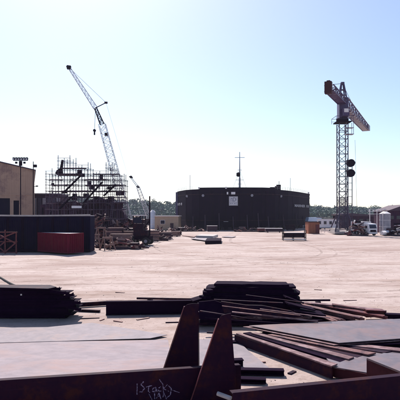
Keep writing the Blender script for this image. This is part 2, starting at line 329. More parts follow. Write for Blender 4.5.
# ------------------------------------------------------------------ ship hull
SD = 150
def hull():
    t = thing('ship_hull', 'huge black ship hull standing on blocks across the yard', 'ship', (X(240, SD), SD, 0))
    off = (X(240, SD), SD, 0)
    zt = Z(189, SD)
    plan = [(X(177.5, 168) , 168), (X(180, 163), 163), (X(186, 156), 156), (X(192, 153), 153), (X(199, 151), 151), (X(212, SD), SD), (X(240, SD - .6), SD - .6), (X(262, SD), SD), (X(275, 152.5), 152.5), (X(288, 160), 160), (X(299, 171), 171), (X(309.5, 187), 187)]
    back = [(plan[-1][0] + 3, 240), (X(181, 240), 240), (X(178.5, 190), 190)]
    rows = [(.9, .985), (2.0, .995), (5, 1.0), (zt - 1.0, 1.0), (zt, 1.006)]
    cx = X(243, 160); P = plan + back; V = []; Fc = []
    for z, s in rows:
        for (x, y) in P: V.append((cx + (x - cx) * s, 165 + (y - 165) * s if y < 165 else y, z))
    nP = len(P)
    for j in range(len(rows) - 1):
        for i in range(nP): a = j * nP + i; b = j * nP + (i + 1) % nP; Fc.append((a, b, b + nP, a + nP))
    Fc.append(tuple(range(nP - 1, -1, -1))); Fc.append(tuple((len(rows) - 1) * nP + i for i in range(nP)))
    m = MB(); m.add(V, Fc); m.build('hull', M['hull'], t, off=off)
    # bulwark step over the middle, rubbing strip, draught belts
    b = MB()
    seg = plan[4:9]
    for i in range(len(seg) - 1):
        b.bar((seg[i][0], seg[i][1] + .25, zt + .25), (seg[i + 1][0], seg[i + 1][1] + .25, zt + .25), .22, .5)
    b.build('bulwark', M['hull'], t, off=off)
    b = MB()
    for z in (zt - 1.6, 3.0):
        for i in range(len(plan) - 1): b.bar((plan[i][0], plan[i][1] - .12, z), (plan[i + 1][0], plan[i + 1][1] - .12, z), .25, .28)
    b.build('rubbing_strake', M['steel'], t, off=off)
    b = MB(); p0, p1 = plan[0], plan[1]
    b.bar((p0[0] - .15, p0[1] - .5, 2.6), (p0[0] - .15, p0[1] - .5, zt - .2), .9, .35); b.build('lit_corner_strip', M['hull_lit_side'], t, off=off)  # lit side plating painted in as a paler blue strip
    for k in range(9):                                   # seam stiffeners, seen as faint vertical welds
        px = 186 + k * 13.3; D = np.interp(px, [p[0] / p[1] * F + 200 for p in plan], [p[1] for p in plan]) - .06
        MB().box((X(px, D), D, zt / 2 + 1), (.12, .12, zt - 3.2)).build('seam', M['steeld'], t, off=off)
    # white mark
    D = SD - .75; x0, x1, z0, z1 = X(229, D), X(237.8, D), Z(205.5, D), Z(196.5, D)
    mk = MB().box(((x0 + x1) / 2, D, (z0 + z1) / 2), (x1 - x0, .06, z1 - z0)).build('hull_mark', M['white'], t, off=off)
    c = MB(); wq = (x1 - x0)
    for (u, v, a, bb) in [(.5, .93, .92, .025), (.5, .08, .92, .025), (.07, .5, .03, .86), (.93, .5, .03, .86), (.22, .62, .05, .4), (.3, .8, .2, .05), (.38, .62, .05, .4), (.5, .66, .05, .46), (.62, .84, .2, .05), (.7, .64, .05, .36), (.62, .48, .2, .05), (.8, .7, .05, .3), (.5, .34, .8, .03), (.2, .22, .1, .08), (.38, .22, .14, .06), (.6, .22, .1, .08), (.78, .22, .12, .06)]:
        c.box((x0 + u * wq, D - .05, z0 + v * (z1 - z0)), (a * wq, .05, bb * (z1 - z0)))
    c.build('mark_pattern', M['bluemark'], mk, off=off)
    for px, wd in ((227.5, .45), (233.2, 1.25)):
        MB().box((X(px, D), D - .05, Z(193.2, D)), (wd, .2, .75)).build('fairlead', M['white'], t, off=off)
    for px in (203, 252, 187, 281):
        D2 = np.interp(px, [p[0] / p[1] * F + 200 for p in plan], [p[1] for p in plan]) - .2
        fl = MB().tube((X(px, D2), D2, Z(195.5, SD)), (X(px, D2), D2 - .15, Z(195.5, SD)), .42, 10).build('hawse_ring', M['grey'], t, off=off)
    # lettering on the quarter
    def word(txt, pa, pb, size):
        cu = bpy.data.curves.new('lettering', 'FONT'); cu.body = txt; cu.size = size; cu.extrude = .03; cu.align_x = 'CENTER'; cu.offset = .03
        tmp = bpy.data.objects.new('tmp', cu); COL.objects.link(tmp); bpy.context.view_layer.update()
        me = bpy.data.meshes.new_from_object(tmp); bpy.data.objects.remove(tmp)
        d = (Vector(pb) - Vector(pa)).normalized(); wid = max(v.co.x for v in me.vertices) - min(v.co.x for v in me.vertices)
        k = (Vector(pb) - Vector(pa)).length / wid; nrm = Vector((d.y, -d.x, 0)); mid = (Vector(pa) + Vector(pb)) / 2 + nrm * .55
        for v in me.vertices: v.co = mid + d * (v.co.x * k) + Vector((0, 0, 1)) * v.co.y - Vector(off) + nrm * v.co.z
        me.materials.clear(); me.materials.append(M['grey']); o = bpy.data.objects.new('lettering', me); COL.objects.link(o); o.parent = t
    def onface(px, z):
        pxs = [p[0] / p[1] * F + 200 for p in plan]; D = float(np.interp(px, pxs, [p[1] for p in plan])); return (X(px, D), D, z)
    a_ = onface(293, 0); b_ = onface(303.5, 0); zq = Z(206.8, a_[1]); word('MARINER', (a_[0], a_[1], zq), (b_[0], b_[1], zq), 1.25)
    a_ = onface(304.6, 0); b_ = onface(307, 0); word('10', (a_[0], a_[1], zq), (b_[0], b_[1], zq), 1.25)
    a_ = onface(179, 0); b_ = onface(183.4, 0); zq = Z(205.5, a_[1]); word('10 8', (a_[0], a_[1], zq), (b_[0], b_[1], zq), 1.1)
    # deck gear
    ms = MB(); mx = X(239.7, 156)
    ms.tube((mx, 156, zt), (mx, 156, Z(178, 156)), .34, 8, .28); ms.tube((mx, 156, Z(178, 156)), (mx, 156, Z(152, 156)), .22, 8, .1)
    mo = ms.build('mast', M['grey'], t, off=off)
    y = MB()
    for py, L_ in ((157.5, 1.6), (170, .7), (180, 1.2), (184, .7)): y.bar((mx - L_, 156, Z(py, 156)), (mx + L_, 156, Z(py, 156)), .13)
    for s in (-1, 1): y.tube((mx + s * 2.4, 156, zt), (mx, 156, Z(170, 156)), .035, 4)
    y.build('yard', M['scaf'], mo, off=off)
    bm = MB(); c = Vector((mx - .45, 155.8, Z(174.6, 156)))
    bm.tube(c + Vector((-.6, 0, 0)), c + Vector((.6, 0, 0)), .6, 10); bm.tube(c + Vector((0, 0, -.7)), c + Vector((0, 0, .7)), .3, 8); bm.build('radar_drum', M['steeld'], mo, off=off)
    for px, py in ((190, 175), (290.3, 178)):
        MB().tube((X(px, 165), 165, zt - .3), (X(px, 165), 165, Z(py, 165)), .07, 6).build('aerial', M['grey'], t, off=off)
    wn = MB(); wn.box((X(273.5, 158), 158, zt + .4), (2.2, 1.6, 1.2)); wn.box((X(278.5, 158), 158, zt + .9), (1.3, 1.4, 1.8)); wn.tube((X(275, 157), 157, zt + .9), (X(277, 157), 157, zt + .9), .45, 10)
    wn.bar((X(279, 158), 158, zt + 1.6), (X(279, 158), 158, zt + 3), .14); wn.build('deck_winch', M['steel'], t, off=off)
    rail = MB()
    for i in range(len(plan) - 1):
        if 4 <= i < 8: continue
        a, b2 = Vector((*plan[i], zt)), Vector((*plan[i + 1], zt)); a.y += .4; b2.y += .4
        k = max(1, int((b2 - a).length / 1.8))
        for j in range(k): p = a.lerp(b2, j / k); rail.bar(p, p + Vector((0, 0, 1.0)), .06)
        for hh in (.5, 1.0): rail.bar(a + Vector((0, 0, hh)), b2 + Vector((0, 0, hh)), .05)
    rail.build('deck_rail', M['grey'], t, off=off)
    for px in (199, 226, 308.5): MB().box((*onface(px, 0)[:2], zt + .35), (.5, .5, .6)).build('bollard', M['offwhite'], t, off=off)
    return plan
plan = hull()
pxs = [p[0] / p[1] * F + 200 for p in plan]
# keel blocks and staging along the hull's foot
kb = MB().box((0, 0, .65), (1.3, 1.6, 1.3)).build('keel_block', M['woodd']); kb.location = (X(180, 165), 164.5, 0)
ords = ['first', 'second', 'third', 'fourth', 'fifth', 'sixth', 'seventh', 'eighth', 'ninth', 'tenth', 'eleventh', 'twelfth', 'thirteenth', 'fourteenth', 'fifteenth', 'sixteenth', 'seventeenth', 'eighteenth', 'nineteenth', 'twentieth']
tag(kb, 'dark timber keel block under the black hull, at its left corner', 'keel block', 'keel blocks under the hull')
for i in range(1, 18):
    px = 180 + i * 7.1; D = float(np.interp(px, pxs, [p[1] for p in plan])) + 1.3
    c = kb.copy(); COL.objects.link(c); c.location = (X(px, D), D, 0); c.scale = (rnd.uniform(.8, 1.3), 1, 1)
    c['label'] = 'dark timber keel block under the black hull, %s from its left corner' % ords[i]

# ------------------------------------------------------------------ tower crane
def lattice(m, p, q, w0, w1, n, r, up=(0, 0, 1), h0=None, h1=None, rb=None):
    """four chords from p to q with zigzag faces"""
    p, q = Vector(p), Vector(q); d = (q - p).normalized(); u = Vector(up); 
    if abs(d.dot(u)) > .98: u = Vector((0, 1, 0))
    a = d.cross(u).normalized(); b = a.cross(d).normalized(); h0 = h0 or w0; h1 = h1 or w1; rb = rb or r * .6
    def C(i, t):
        s, e = ((-1, -1), (1, -1), (1, 1), (-1, 1))[i]; w_ = (w0 + (w1 - w0) * t) / 2; h_ = (h0 + (h1 - h0) * t) / 2
        return p.lerp(q, t) + a * s * w_ + b * e * h_
    for i in range(4): m.tube(C(i, 0), C(i, 1), r, 5)
    for k in range(n):
        t0, t1 = k / n, (k + 1) / n
        for i in range(4):
            j = (i + 1) % 4
            m.tube(C(i, t0), C(j, t0), rb, 4)
            m.tube(C(i, t0) if k % 2 else C(j, t0), C(j, t1) if k % 2 else C(i, t1), rb, 4)
def tower_crane():
    D = 120; bx = X(342.4, D); t = thing('tower_crane', 'tall plum and grey tower crane with its jib pointing away right', 'crane', (bx, D, 0))
    z0, z1 = 1.2, Z(124, D); n = 14; hs = (z1 - z0) / n
    m = MB(); lattice(m, (0, 0, 0), (0, 0, hs), 2.15, 2.15, 1, .12, rb=.06, up=(0, 1, 0)); m.bar((-1.07, -1.07, 0), (1.07, -1.07, 0), .12); m.bar((-1.07, -1.07, 0), (1.07, -1.07, hs), .07)
    s0 = m.build('mast_section', M['cranegrey'], t); s0.location = (0, 0, z0)
    for i in range(1, n): share(s0, 'mast_section', t, (0, 0, z0 + i * hs), (0, 0, 0))
    # solid panelled lower section
    b = MB()
    for s in (-1, 1):
        for k in range(22): b.bar((-1.04, s * 1.02, 1.5 + k * .36), (1.04, s * 1.02, 1.5 + k * .36), .05, .09); b.bar((s * 1.02, -1.04, 1.5 + k * .36), (s * 1.02, 1.04, 1.5 + k * .36), .05, .09)
        for k in range(5): b.bar((-.9 + k * .45, s * 1.05, 1.3), (-.9 + k * .45, s * 1.05, 9.3), .06)
    b.build('mast_mesh', M['cranegrey'], t, kind='stuff')
    b = MB(); b.box((0, 0, .45), (5.2, 5.2, .5)); b.box((-1.9, 0, 1.1), (1.1, 4.4, .8)); b.box((1.9, 0, 1.1), (1.1, 4.4, .8)); b.build('base_ballast', M['conc'], t)
    for s in (-1, 1):
        for e in (-1, 1): MB().bar((s * 2.5, e * 2.5, .7), (s * 1.07, e * 1.07, 5), .22).build('base_strut', M['cranegrey'], t)
    # hoist ladder mast on the right
    hx = X(349.5, D) - bx; zt = Z(160, D); h = MB()
    for s in (-.65, .65): h.tube((hx + s, 0, .5), (hx + s, 0, zt), .1, 5)
    k = 0.8
    while k < zt: h.bar((hx - .65, 0, k), (hx + .65, 0, k), .1); k += 1.7
    for k in (6, 13, 20): h.bar((1.0, 0, k), (hx - .6, 0, k), .12)
    h.build('hoist_mast', M['cranegrey'], t)
    for py in (163.5, 173.5):
        c = Vector((X(349.6, D) - bx, -.9, Z(py, D))); q = MB()
        q.tube(c + Vector((0, -.5, 0)), c + Vector((0, .5, 0)), .95, 18); q.tube(c + Vector((0, -.62, 0)), c + Vector((0, -.5, 0)), .45, 12); q.box(c + Vector((-.5, .3, .35)), (.9, .5, .9)); q.box(c + Vector((.7, .1, .1)), (.8, .5, .5)); q.build('hoist_drum', M['steeld'], t)
    MB().tube((X(357, D) - bx, 0, 5), (X(355, D) - bx, 0, Z(140, D)), .03, 4).build('hoist_rope', M['steel'], t)
    # turntable, platform and tower head
    b = MB(); b.box((0, 0, z1 + .35), (3.6, 3.6, .25)); b.tube((0, 0, z1 + .4), (0, 0, z1 + 1.3), 1.5, 14); b.build('slewing_ring', M['steeld'], t)
    rl = MB()
    for s in (-1, 1):
        for e in (-1, 1): rl.bar((s * 2.1, e * 2.1, z1 + .3), (s * 2.1, e * 2.1, z1 + 1.6), .08)
        rl.bar((s * 2.1, -2.1, z1 + 1.6), (s * 2.1, 2.1, z1 + 1.6), .08); rl.bar((-2.1, s * 2.1, z1 + 1.6), (2.1, s * 2.1, z1 + 1.6), .08); rl.bar((-2.1, s * 2.1, z1 + .9), (2.1, s * 2.1, z1 + .9), .06)
    rl.build('guard_rail', M['cranepurp'], t)
    ca = MB(); cx = X(349, D) - bx; cz = Z(132, D)
    for s in (-.9, .9):
        for e in (-.7, .7): ca.bar((cx + s, e, cz - .6), (cx + s, e, cz + 2.4), .1)
    ca.box((cx, 0, cz - .6), (2, 1.6, .14)); ca.box((cx, 0, cz + 1), (2.0, 1.5, .08)); ca.build('service_basket', M['grey'], t)
    zp = Z(102, D); hd = MB(); hd.box((0, 0, (z1 + 1.2 + zp) / 2), (2.1, 2.1, zp - z1 - 1.2)); hd.build('tower_head', M['cranepurp'], t)
    cb = MB(); cb.box((.3, -1.6, z1 + 2.6), (1.5, 1.4, 1.9)); co = cb.build('operator_cab', M['cranepurp'], t)
    MB().box((.3, -2.33, z1 + 2.9), (1.1, .05, .9)).build('cab_window', M['white'], co)
    a = MB(); ap = Vector((0, 0, Z(83.5, D)))
    for s in (-1, 1):
        for e in (-1, 1): a.bar((s * .95, e * .95, zp), ap + Vector((s * .25, e * .25, 0)), .26)
    for f in (.35, .65): a.box((0, 0, zp + (ap.z - zp) * f), (1.9 - 1.2 * f, 1.9 - 1.2 * f, .14))
    a.box(ap, (.8, .8, .6)); a.build('apex_frame', M['cranepurp'], t)
    # jib away from camera, counter jib towards it
    zj = Z(102.5, D) + .2; tip = Vector((53.4 - bx, 156 - D, zj)); d = Vector((tip.x, tip.y, 0)).normalized()
    j = MB(); lattice(j, d * 1.0 + Vector((0, 0, zj)), tip, 2.3, 1.9, 13, .17, h0=2.2, h1=1.6, rb=.1); j.build('jib', M['cranepurp'], t)
    w_ = MB(); s_ = Vector((d.y, -d.x, 0)); w_.bar(d * 4 + Vector((0, 0, zj - 1.0)), tip + Vector((0, 0, -.9)), 1.5, .1); w_.build('jib_walkway', M['grey'], t)
    e = MB(); e.bar(tip - d * 1, tip + d * 2.2, 2.4, 1.6); e.build('jib_end', M['grey'], t)
    cj = Vector((28.6 - bx, 107 - D, zj)); b = MB(); lattice(b, -d * .8 + Vector((0, 0, zj)), cj, 1.9, 1.9, 6, .16, h0=1.3, h1=1.3, rb=.1); b.bar(-d * 1.2 + Vector((0, 0, zj - .6)), cj + Vector((0, 0, -.6)), 1.8, .12); b.build('counter_jib', M['cranepurp'], t)
    b = MB(); b.bar(cj - d * .1 + Vector((0, 0, -.1)), cj - d * 1.3 + Vector((0, 0, -.1)), 1.5, 2.6); b.bar(cj + d * .2 + Vector((0, 0, .9)), cj - d * .9 + Vector((0, 0, .9)), .7, 1.2); b.build('counterweight', M['maroon'], t)
    tie = MB(); tie.tube(ap, cj + Vector((0, 0, .7)), .05, 4); tie.tube(ap, tip.lerp(Vector((0, 0, zj)), .35) + Vector((0, 0, 1)), .05, 4); tie.build('tie_bar', M['steel'], t)
tower_crane()

# ------------------------------------------------------------------ mobile cranes with pale booms
def lattice_crane():
    D = 130; bx, bz = X(129, D), 0; t = thing('lattice_crane', 'tall pale lattice boom crane leaning left above the scaffolding', 'crane', (bx, D, 0))
    L_ = lambda px, py, dd=0: AT(px, py, D + dd) - Vector((bx, D, 0))
    foot = Vector((0, 0, 2.2)); knee = L_(95.5, 108); tip = L_(69, 67.5); mid = L_(102, 124)
    b = MB(); lattice(b, foot, mid, 2.2, 1.7, 22, .07, up=(0, 1, 0), rb=.045); b.build('boom', M['boom'], t)
    b = MB(); lattice(b, mid, knee, 1.0, .6, 5, .12, up=(0, 1, 0), rb=.07); b.build('boom_head', M['steeld'], t)
    b = MB(); lattice(b, knee, tip, 1.05, .6, 18, .06, up=(0, 1, 0), rb=.04); b.build('fly_jib', M['boom'], t)
    b = MB(); b.box(tip, (1.0, .8, .9)); b.tube(tip + Vector((-.2, -.5, .1)), tip + Vector((-.2, .5, .1)), .42, 12); b.build('jib_sheave', M['steeld'], t)
    st_ = L_(106, 102.7); b = MB(); b.tube(knee, st_, .13, 5); b.box(st_, (.8, .4, .5)); b.build('jib_strut', M['steel'], t)
    b = MB(); b.tube(st_, tip, .035, 4); b.tube(st_, foot + Vector((3, 0, 2)), .022, 4); b.build('pendant', M['scaf'], t)
    hk = L_(94.5, 130.5); b = MB(); b.tube(knee, hk, .05, 4); b.build('hoist_rope', M['scaf'], t)
    b = MB(); b.tube(hk + Vector((0, -.2, 0)), hk + Vector((0, .2, 0)), .38, 14); b.tube(hk + Vector((0, 0, -.4)), hk + Vector((0, 0, -1.2)), .2, 6); b.build('hook_block', M['steeld'], t)
    h2 = L_(106.3, 134.5); b = MB(); b.box(h2, (.8, .8, .8)); b.build('cable_guide', M['steeld'], t)
    b = MB(); b.box((1.2, 0, 2.2), (6, 3, 1.8)); b.box((3.6, 0, 2.4), (1.4, 3.1, 2.2)); b.build('machinery_house', M['steel'], t)
    b = MB(); b.box((-2.6, -1, 2.2), (1.4, 1.2, 1.9)); c = b.build('cab', M['tan'], t); MB().box((-2.6, -1.62, 2.5), (1.1, .04, .9)).build('window', M['glass'], c)
    for s in (-1, 1):
        b = MB(); b.box((.8, s * 1.7, .55), (7, .8, 1.0)); 
        for e in (-1, 1): b.tube((.8 + e * 3.4, s * 1.7 - .4, .55), (.8 + e * 3.4, s * 1.7 + .4, .55), .5, 12)
        b.build('crawler_track', M['tyre'], t)
lattice_crane()
def far_crane():
    D = 210; t = thing('far_crane', 'small distant crane boom over the trees with dark head', 'crane', (X(150, D), D, 0))
    o = Vector((X(150, D), D, 0)); L_ = lambda px, py: AT(px, py, D) - o
    b = MB(); lattice(b, Vector((0, 0, 2)), L_(138, 187), 1.9, 1.2, 12, .1, up=(0, 1, 0), rb=.06); b.build('boom', M['boom'], t)
    b = MB(); lattice(b, L_(138, 187), L_(131.3, 178), .8, .5, 7, .07, up=(0, 1, 0)); b.build('jib', M['boom'], t)
    for px, py, s in ((131, 177, .8), (138, 186.8, .75)):
        c = L_(px, py); q = MB(); q.tube(c + Vector((0, -.4, 0)), c + Vector((0, .4, 0)), s * .75, 10); q.bar(c + Vector((-s, 0, .2)), c + Vector((s, 0, -.4)), .6, .5); q.build('sheave_head', M['steeld'], t)
    b = MB(); b.box((.5, 0, 1.9), (5, 2.6, 2)); b.box((0, 0, .6), (6.5, 3, .9)); b.build('chassis', M['steel'], t)
far_crane()

# ------------------------------------------------------------------ left hall with dark doorways
def hall():
    D = 112; xc = X(34.5, D); t = thing('tan_hall', 'tall pinkish tan gabled hall with dark doors at the left edge', 'building', (xc, D, 0), math.atan2(.35, 1) )
    # local x runs left from right corner (negative), local y back
    ze, zr, Wd, Lh = Z(170.5, D), Z(160, D - 3) + .3, 24.5, 45
    rx = -11.2
    w_ = MB()
    front = [(0, 0, 0), (0, 0, ze), (rx, 0, zr), (2 * rx, 0, ze), (2 * rx, 0, 0)]
    # front wall with two openings, built from rectangular piers around them
    def wall(a, b_, z0, ztop_a, ztop_b): w_.extr([(a, 0, z0), (b_, 0, z0), (b_, 0, ztop_b), (a, 0, ztop_a)], (0, .3, 0))
    def top(x): return ze + (zr - ze) * (1 - abs(x - rx) / -rx)
    doors = [(-4.55, -3.35, 0, 8.1), (-11.9, -5.3, 0, 8.6), (-19.5, -13.5, 0, 8.6)]
    cuts = sorted([0] + [c for d_ in doors for c in d_[:2]] + [2 * rx, rx])
    for a, b_ in zip(cuts[:-1], cuts[1:]):
        mid = (a + b_) / 2; z0 = 0
        for d_ in doors:
            if d_[0] <= mid <= d_[1]: z0 = d_[3]
        wall(a, b_, z0, top(a), top(b_))
    w_.build('front_wall', M['tan'], t)
    MB().box((-.15, Lh / 2 + .3, ze / 2), (.3, Lh, ze)).build('side_wall', M['tan'], t)
    MB().box((2 * rx + .15, Lh / 2 + .3, ze / 2), (.3, Lh, ze)).build('side_wall', M['tan'], t)
    for s in (-1, 1):
        b = MB(); e = rx - s * (rx - .3); b.extr([(rx, -.35, zr + .05), (e, -.35, ze - .08), (e, -.35, ze + .17), (rx, -.35, zr + .3)], (0, Lh, 0)); b.build('roof', M['roof'], t)
    for d_ in doors:
        MB().box(((d_[0] + d_[1]) / 2, .45, d_[3] / 2), (d_[1] - d_[0], .1, d_[3])).build('door', M['navy'], t)
    for z in (4.5, 9.4): MB().bar((0, -.06, z), (2 * rx, -.06, z), .12, .16).build('wall_girt', M['tan'], t)
    b = MB()
    for i in range(1, 45):
        x = -i * .5; z0 = 0
        for d_ in doors:
            if d_[0] - .1 < x < d_[1] + .1: z0 = d_[3]
        b.box((x, -.025, (z0 + top(x)) / 2), (.07, .05, top(x) - z0))
    b.build('cladding_ribs', M['tan'], t, kind='stuff')
hall()
def flood(px, py, D, n, label, box=False):
    t = thing('floodlight_mast', label, 'floodlight', (X(px, D), D, 0)); zt = Z(py, D)
    MB().tube((0, 0, 0), (0, 0, zt), .14, 8, .09).build('pole', M['steeld'], t)
    if n:
        MB().bar((-1.5, 0, zt), (1.5, 0, zt), .12).build('crossarm', M['steeld'], t)
        for i in range(n):
            x = -1.35 + 2.7 * i / (n - 1); b = MB(); b.box((x, -.15, zt + .32), (.42, .42, .5), rx=R(-20)); b.tube((x, 0, zt), (x, -.1, zt + .2), .05, 5)
            o = b.build('lamp_head', M['steeld'], t); MB().box((x, -.4, zt + .22), (.34, .05, .36), rx=R(-20)).build('lamp_glass', M['offwhite'], o)
        b = MB(); b.box((-.9, 0, zt - .45), (.4, .3, .4)); b.box((.8, 0, zt - .45), (.4, .3, .4)); b.bar((0, 0, zt - 1.1), (0, 0, zt - .1), .6, .3); b.build('ballast_box', M['steeld'], t)
    if box:
        b = MB(); b.box((.4, 0, zt - 1.0), (.7, .5, .6)); b.bar((-.1, 0, zt - .9), (.5, 0, zt - .9), .1); b.build('lamp_head', M['steeld'], t)
        b = MB(); b.bar((0, 0, zt - 5.6), (.9, 0, zt - 5.6), .1); b.box((.8, 0, zt - 5.5), (.5, .3, .25)); b.build('bracket', M['steeld'], t)
flood(20.6, 160.5, 100, 6, 'dark mast with a row of floodlights in front of the tan hall')
flood(33.3, 161.5, 108, 0, 'slim pole with one lamp at the corner of the tan hall', True)

# grey low shed between hall and scaffolding
t = thing('grey_shed', 'low grey panelled shed between the tan hall and the scaffolding', 'shed', (X(42, 118), 118, 0))
MB().box((0, 4, 4.9), (8.6, 8, 9.8)).build('wall', M['tarp'], t); MB().box((0, 4, 9.95), (9.0, 8.6, .25)).build('roof', M['grey'], t)
for i in range(8): MB().box((-4 + i * 1.14, -.08, 4.6), (.8, .12, 8.6)).build('wall_panel', M['grey'] if i in (1, 2, 4, 7) else M['cranegrey'], t)

# ------------------------------------------------------------------ scaffolding round a hull block
def scaffold():
    D = 92; x0, x1 = X(46, D), X(124, D); t = thing('scaffolding', 'tall tube scaffolding with stairs and walkways around a dark block', 'scaffolding', (x0, D, 0))
    Wd = x1 - x0; nb = 13; dx = Wd / nb; lev = [Z(p, D) for p in (240, 229, 219, 209.5, 203, 197, 191, 185, 179.5, 174, 168, 161)]
    Ht = [9, 9, 11, 11, 11, 10, 10, 10, 9, 9, 10, 10, 9, 8]    # top level per column
    std = MB().tube((0, 0, 0), (0, 0, 1), .06, 6).build('standard', M['scaf'], t); std.hide_render = False
    first = True
    for r_, y in enumerate((0, 2.2, 4.4)):
        for i in range(nb + 1):
            top = lev[Ht[i]] + rnd.choice([.2, .6, 1.1])
            sx = i * dx + rnd.uniform(-.04, .04)
            if first: std.location = (sx, y, 0); std.scale = (1, 1, top); first = False
            else: share(std, 'standard', t, (sx, y, 0), (rnd.uniform(-.004, .004), 0, 0), (1, 1, top))
    led = MB().tube((0, 0, 0), (1, 0, 0), .055, 6).build('ledger', M['scaf'], t); led.location = (0, 0, lev[1]); led.scale = (Wd, 1, 1)
    for r_, y in enumerate((0, 2.2, 4.4)):
        for k in range(1, 12):
            cols_ = [i for i in range(nb + 1) if Ht[i] >= k]
            i = 0
            while i < len(cols_) - 1:
                j = i
                while j + 1 < len(cols_) and cols_[j + 1] == cols_[j] + 1: j += 1
                if j > i:
                    share(led, 'ledger', t, (cols_[i] * dx - .2, y - .06, lev[k]), (0, rnd.uniform(-.004, .004), 0), ((cols_[j] - cols_[i]) * dx + .4, 1, 1))
                    if r_ == 0 and k > 3: share(led, 'guard_tube', t, (cols_[i] * dx - .2, y - .06, lev[k] + .55), (0, rnd.uniform(-.006, .006), 0), ((cols_[j] - cols_[i]) * dx + .3, .7, .7))
                i = j + 1
    trn = MB().tube((0, 0, 0), (0, 4.6, 0), .042, 5).build('transom', M['scaf'], t); trn.location = (0, -.1, lev[2])
    for k in range(1, 12):
        for i in range(nb + 1):
            if Ht[i] >= k and (i + k) % 2 == 0: share(trn, 'transom', t, (i * dx, -.1, lev[k] - .09))
    for (i, k, s) in [(0, 2, 1), (1, 5, 1), (3, 3, -1), (4, 6, 1), (6, 3, 1), (7, 6, -1), (8, 4, 1), (9, 2, 1), (10, 6, 1), (11, 4, -1), (2, 8, -1), (9, 8, 1), (12, 6, -1), (5, 9, 1)]:
        a = (i * dx if s > 0 else (i + 1) * dx, -.12, lev[k]); b_ = ((i + 1) * dx if s > 0 else i * dx, -.12, lev[min(k + 1, 11)])
        MB().tube(a, b_, .045, 5).build('brace', M['scaf'], t)
    # walkways
    for (pa, pb, py, th) in [(57, 82, 174.5, .32), (50, 72, 185, .12), (66, 92, 191, .12), (84, 121, 185.5, .14), (88, 104, 179.5, .14), (47, 70, 197, .12), (70, 123, 203, .14), (100, 124, 191.5, .12), (47, 90, 203, .14), (60, 84, 168, .07), (92, 118, 174, .07)]:
        for r_ in range(4):
            MB().box(((X(pa, D) + X(pb, D)) / 2 - x0 + rnd.uniform(-.1, .1), .4 + r_ * .42, Z(py, D) + .06), (X(pb, D) - X(pa, D), .38, th)).build('walkway_plank', M['woodd'], t)
    for (pa, ya, pb, yb) in [(65, 192, 81, 176), (84, 203, 103, 182), (104, 196, 116, 185), (60, 209, 72, 197)]:
        s = MB()
        for yy in (-.35, .35): s.bar((X(pa, D) - x0, yy - .4, Z(ya, D)), (X(pb, D) - x0, yy - .4, Z(yb, D)), .08, .2); s.bar((X(pa, D) - x0, yy - .4, Z(ya, D) + .9), (X(pb, D) - x0, yy - .4, Z(yb, D) + .9), .05, .05)
        n_ = 10
        for k in range(n_): f = (k + .5) / n_; s.box((X(pa + (pb - pa) * f, D) - x0, -.4, Z(ya + (yb - ya) * f, D)), (.3, .7, .06))
        s.build('stair', M['steeld'], t)
    for i in range(110):
        k = rnd.choice([1, 2, 2, 3, 3, 4, 4, 5, 5, 6, 7, 8, 9]); c0_ = rnd.randint(0, nb - 2)
        if min(Ht[c0_], Ht[c0_ + 1]) < k: continue
        L_ = dx * rnd.choice([1, 1, 2]); MB().box((c0_ * dx + L_ / 2 + rnd.uniform(-.2, .2), rnd.choice([.3, .9, 1.5, 2.6, 3.4]), lev[k] + .1), (L_ + .3, .42, .06)).build('walkway_plank', M['woodd'] if i % 3 else M['wood'], t)
    for (pa, k0, k1) in [(50, 4, 6), (88, 5, 7), (98, 6, 8), (118, 4, 6), (72, 2, 4), (111, 2, 4)]:
        q = MB(); a = Vector((X(pa, D) - x0, -.3, lev[k0])); b_ = Vector((X(pa, D) - x0 + .5, -.1, lev[k1] + .6))
        for sx in (-.2, .2): q.bar(a + Vector((sx, 0, 0)), b_ + Vector((sx, 0, 0)), .06)
        for j in range(9): p = a.lerp(b_, (j + .5) / 9); q.bar(p - Vector((.2, 0, 0)), p + Vector((.2, 0, 0)), .04)
        q.build('ladder', M['scaf'], t)
    for (pa, pb, py, hh) in [(86, 92, 189, .7), (68, 74, 200, .9), (105, 112, 201, 1.0), (92, 99, 208, 1.1), (52, 58, 206, .9), (113, 121, 208, 1.2), (62, 70, 211, 1.3), (76, 84, 213, 1.6), (90, 97, 214, 1.5), (100, 110, 215, 1.8), (58, 64, 193, .6), (80, 86, 197, .8), (114, 122, 195, .7)]:
        MB().box(((X(pa, D) + X(pb, D)) / 2 - x0, 2.5, Z(py, D) + hh / 2), (X(pb, D) - X(pa, D), .05, hh)).build('toe_sheet', M['tarp'], t)
    # dark posts, boards and clutter high on the stage
    for (px, py, w_, h_) in [(79, 172, .9, .9), (60, 173, .7, .5), (82, 175, .5, .7), (101, 177, .4, .9), (89, 183, .5, .7), (109, 188, .7, .5), (52, 184, .5, .4), (74, 195, .8, .6), (96, 198, .9, .7)]:
        MB().box((X(px, D) - x0, .5, Z(py, D)), (w_, .6, h_), rz=rnd.random()).build('tool_box', M['steeld'], t)
    MB().box((X(77, D) - x0, -.3, Z(207, D)), (1.9, .1, .45)).build('white_board', M['white'], t)
    return D
scaffold()
t = thing('davit_arm', 'black tapered davit arm standing up on the top walkway of the scaffolding', 'davit', AT(60, 174, 92.6))
b = MB(); b.extr([(-.75, 0, 0), (.55, 0, 0), (.45, 0, .9), (.62, 0, 2.7), (.28, 0, 2.75), (-.05, 0, 1.1), (-.7, 0, .7)], (0, .35, 0)); b.build('arm', M['steeld'], t)
MB().tube((-.5, -.2, .2), (-.5, .6, .2), .35, 10).build('pulley', M['steel'], t)
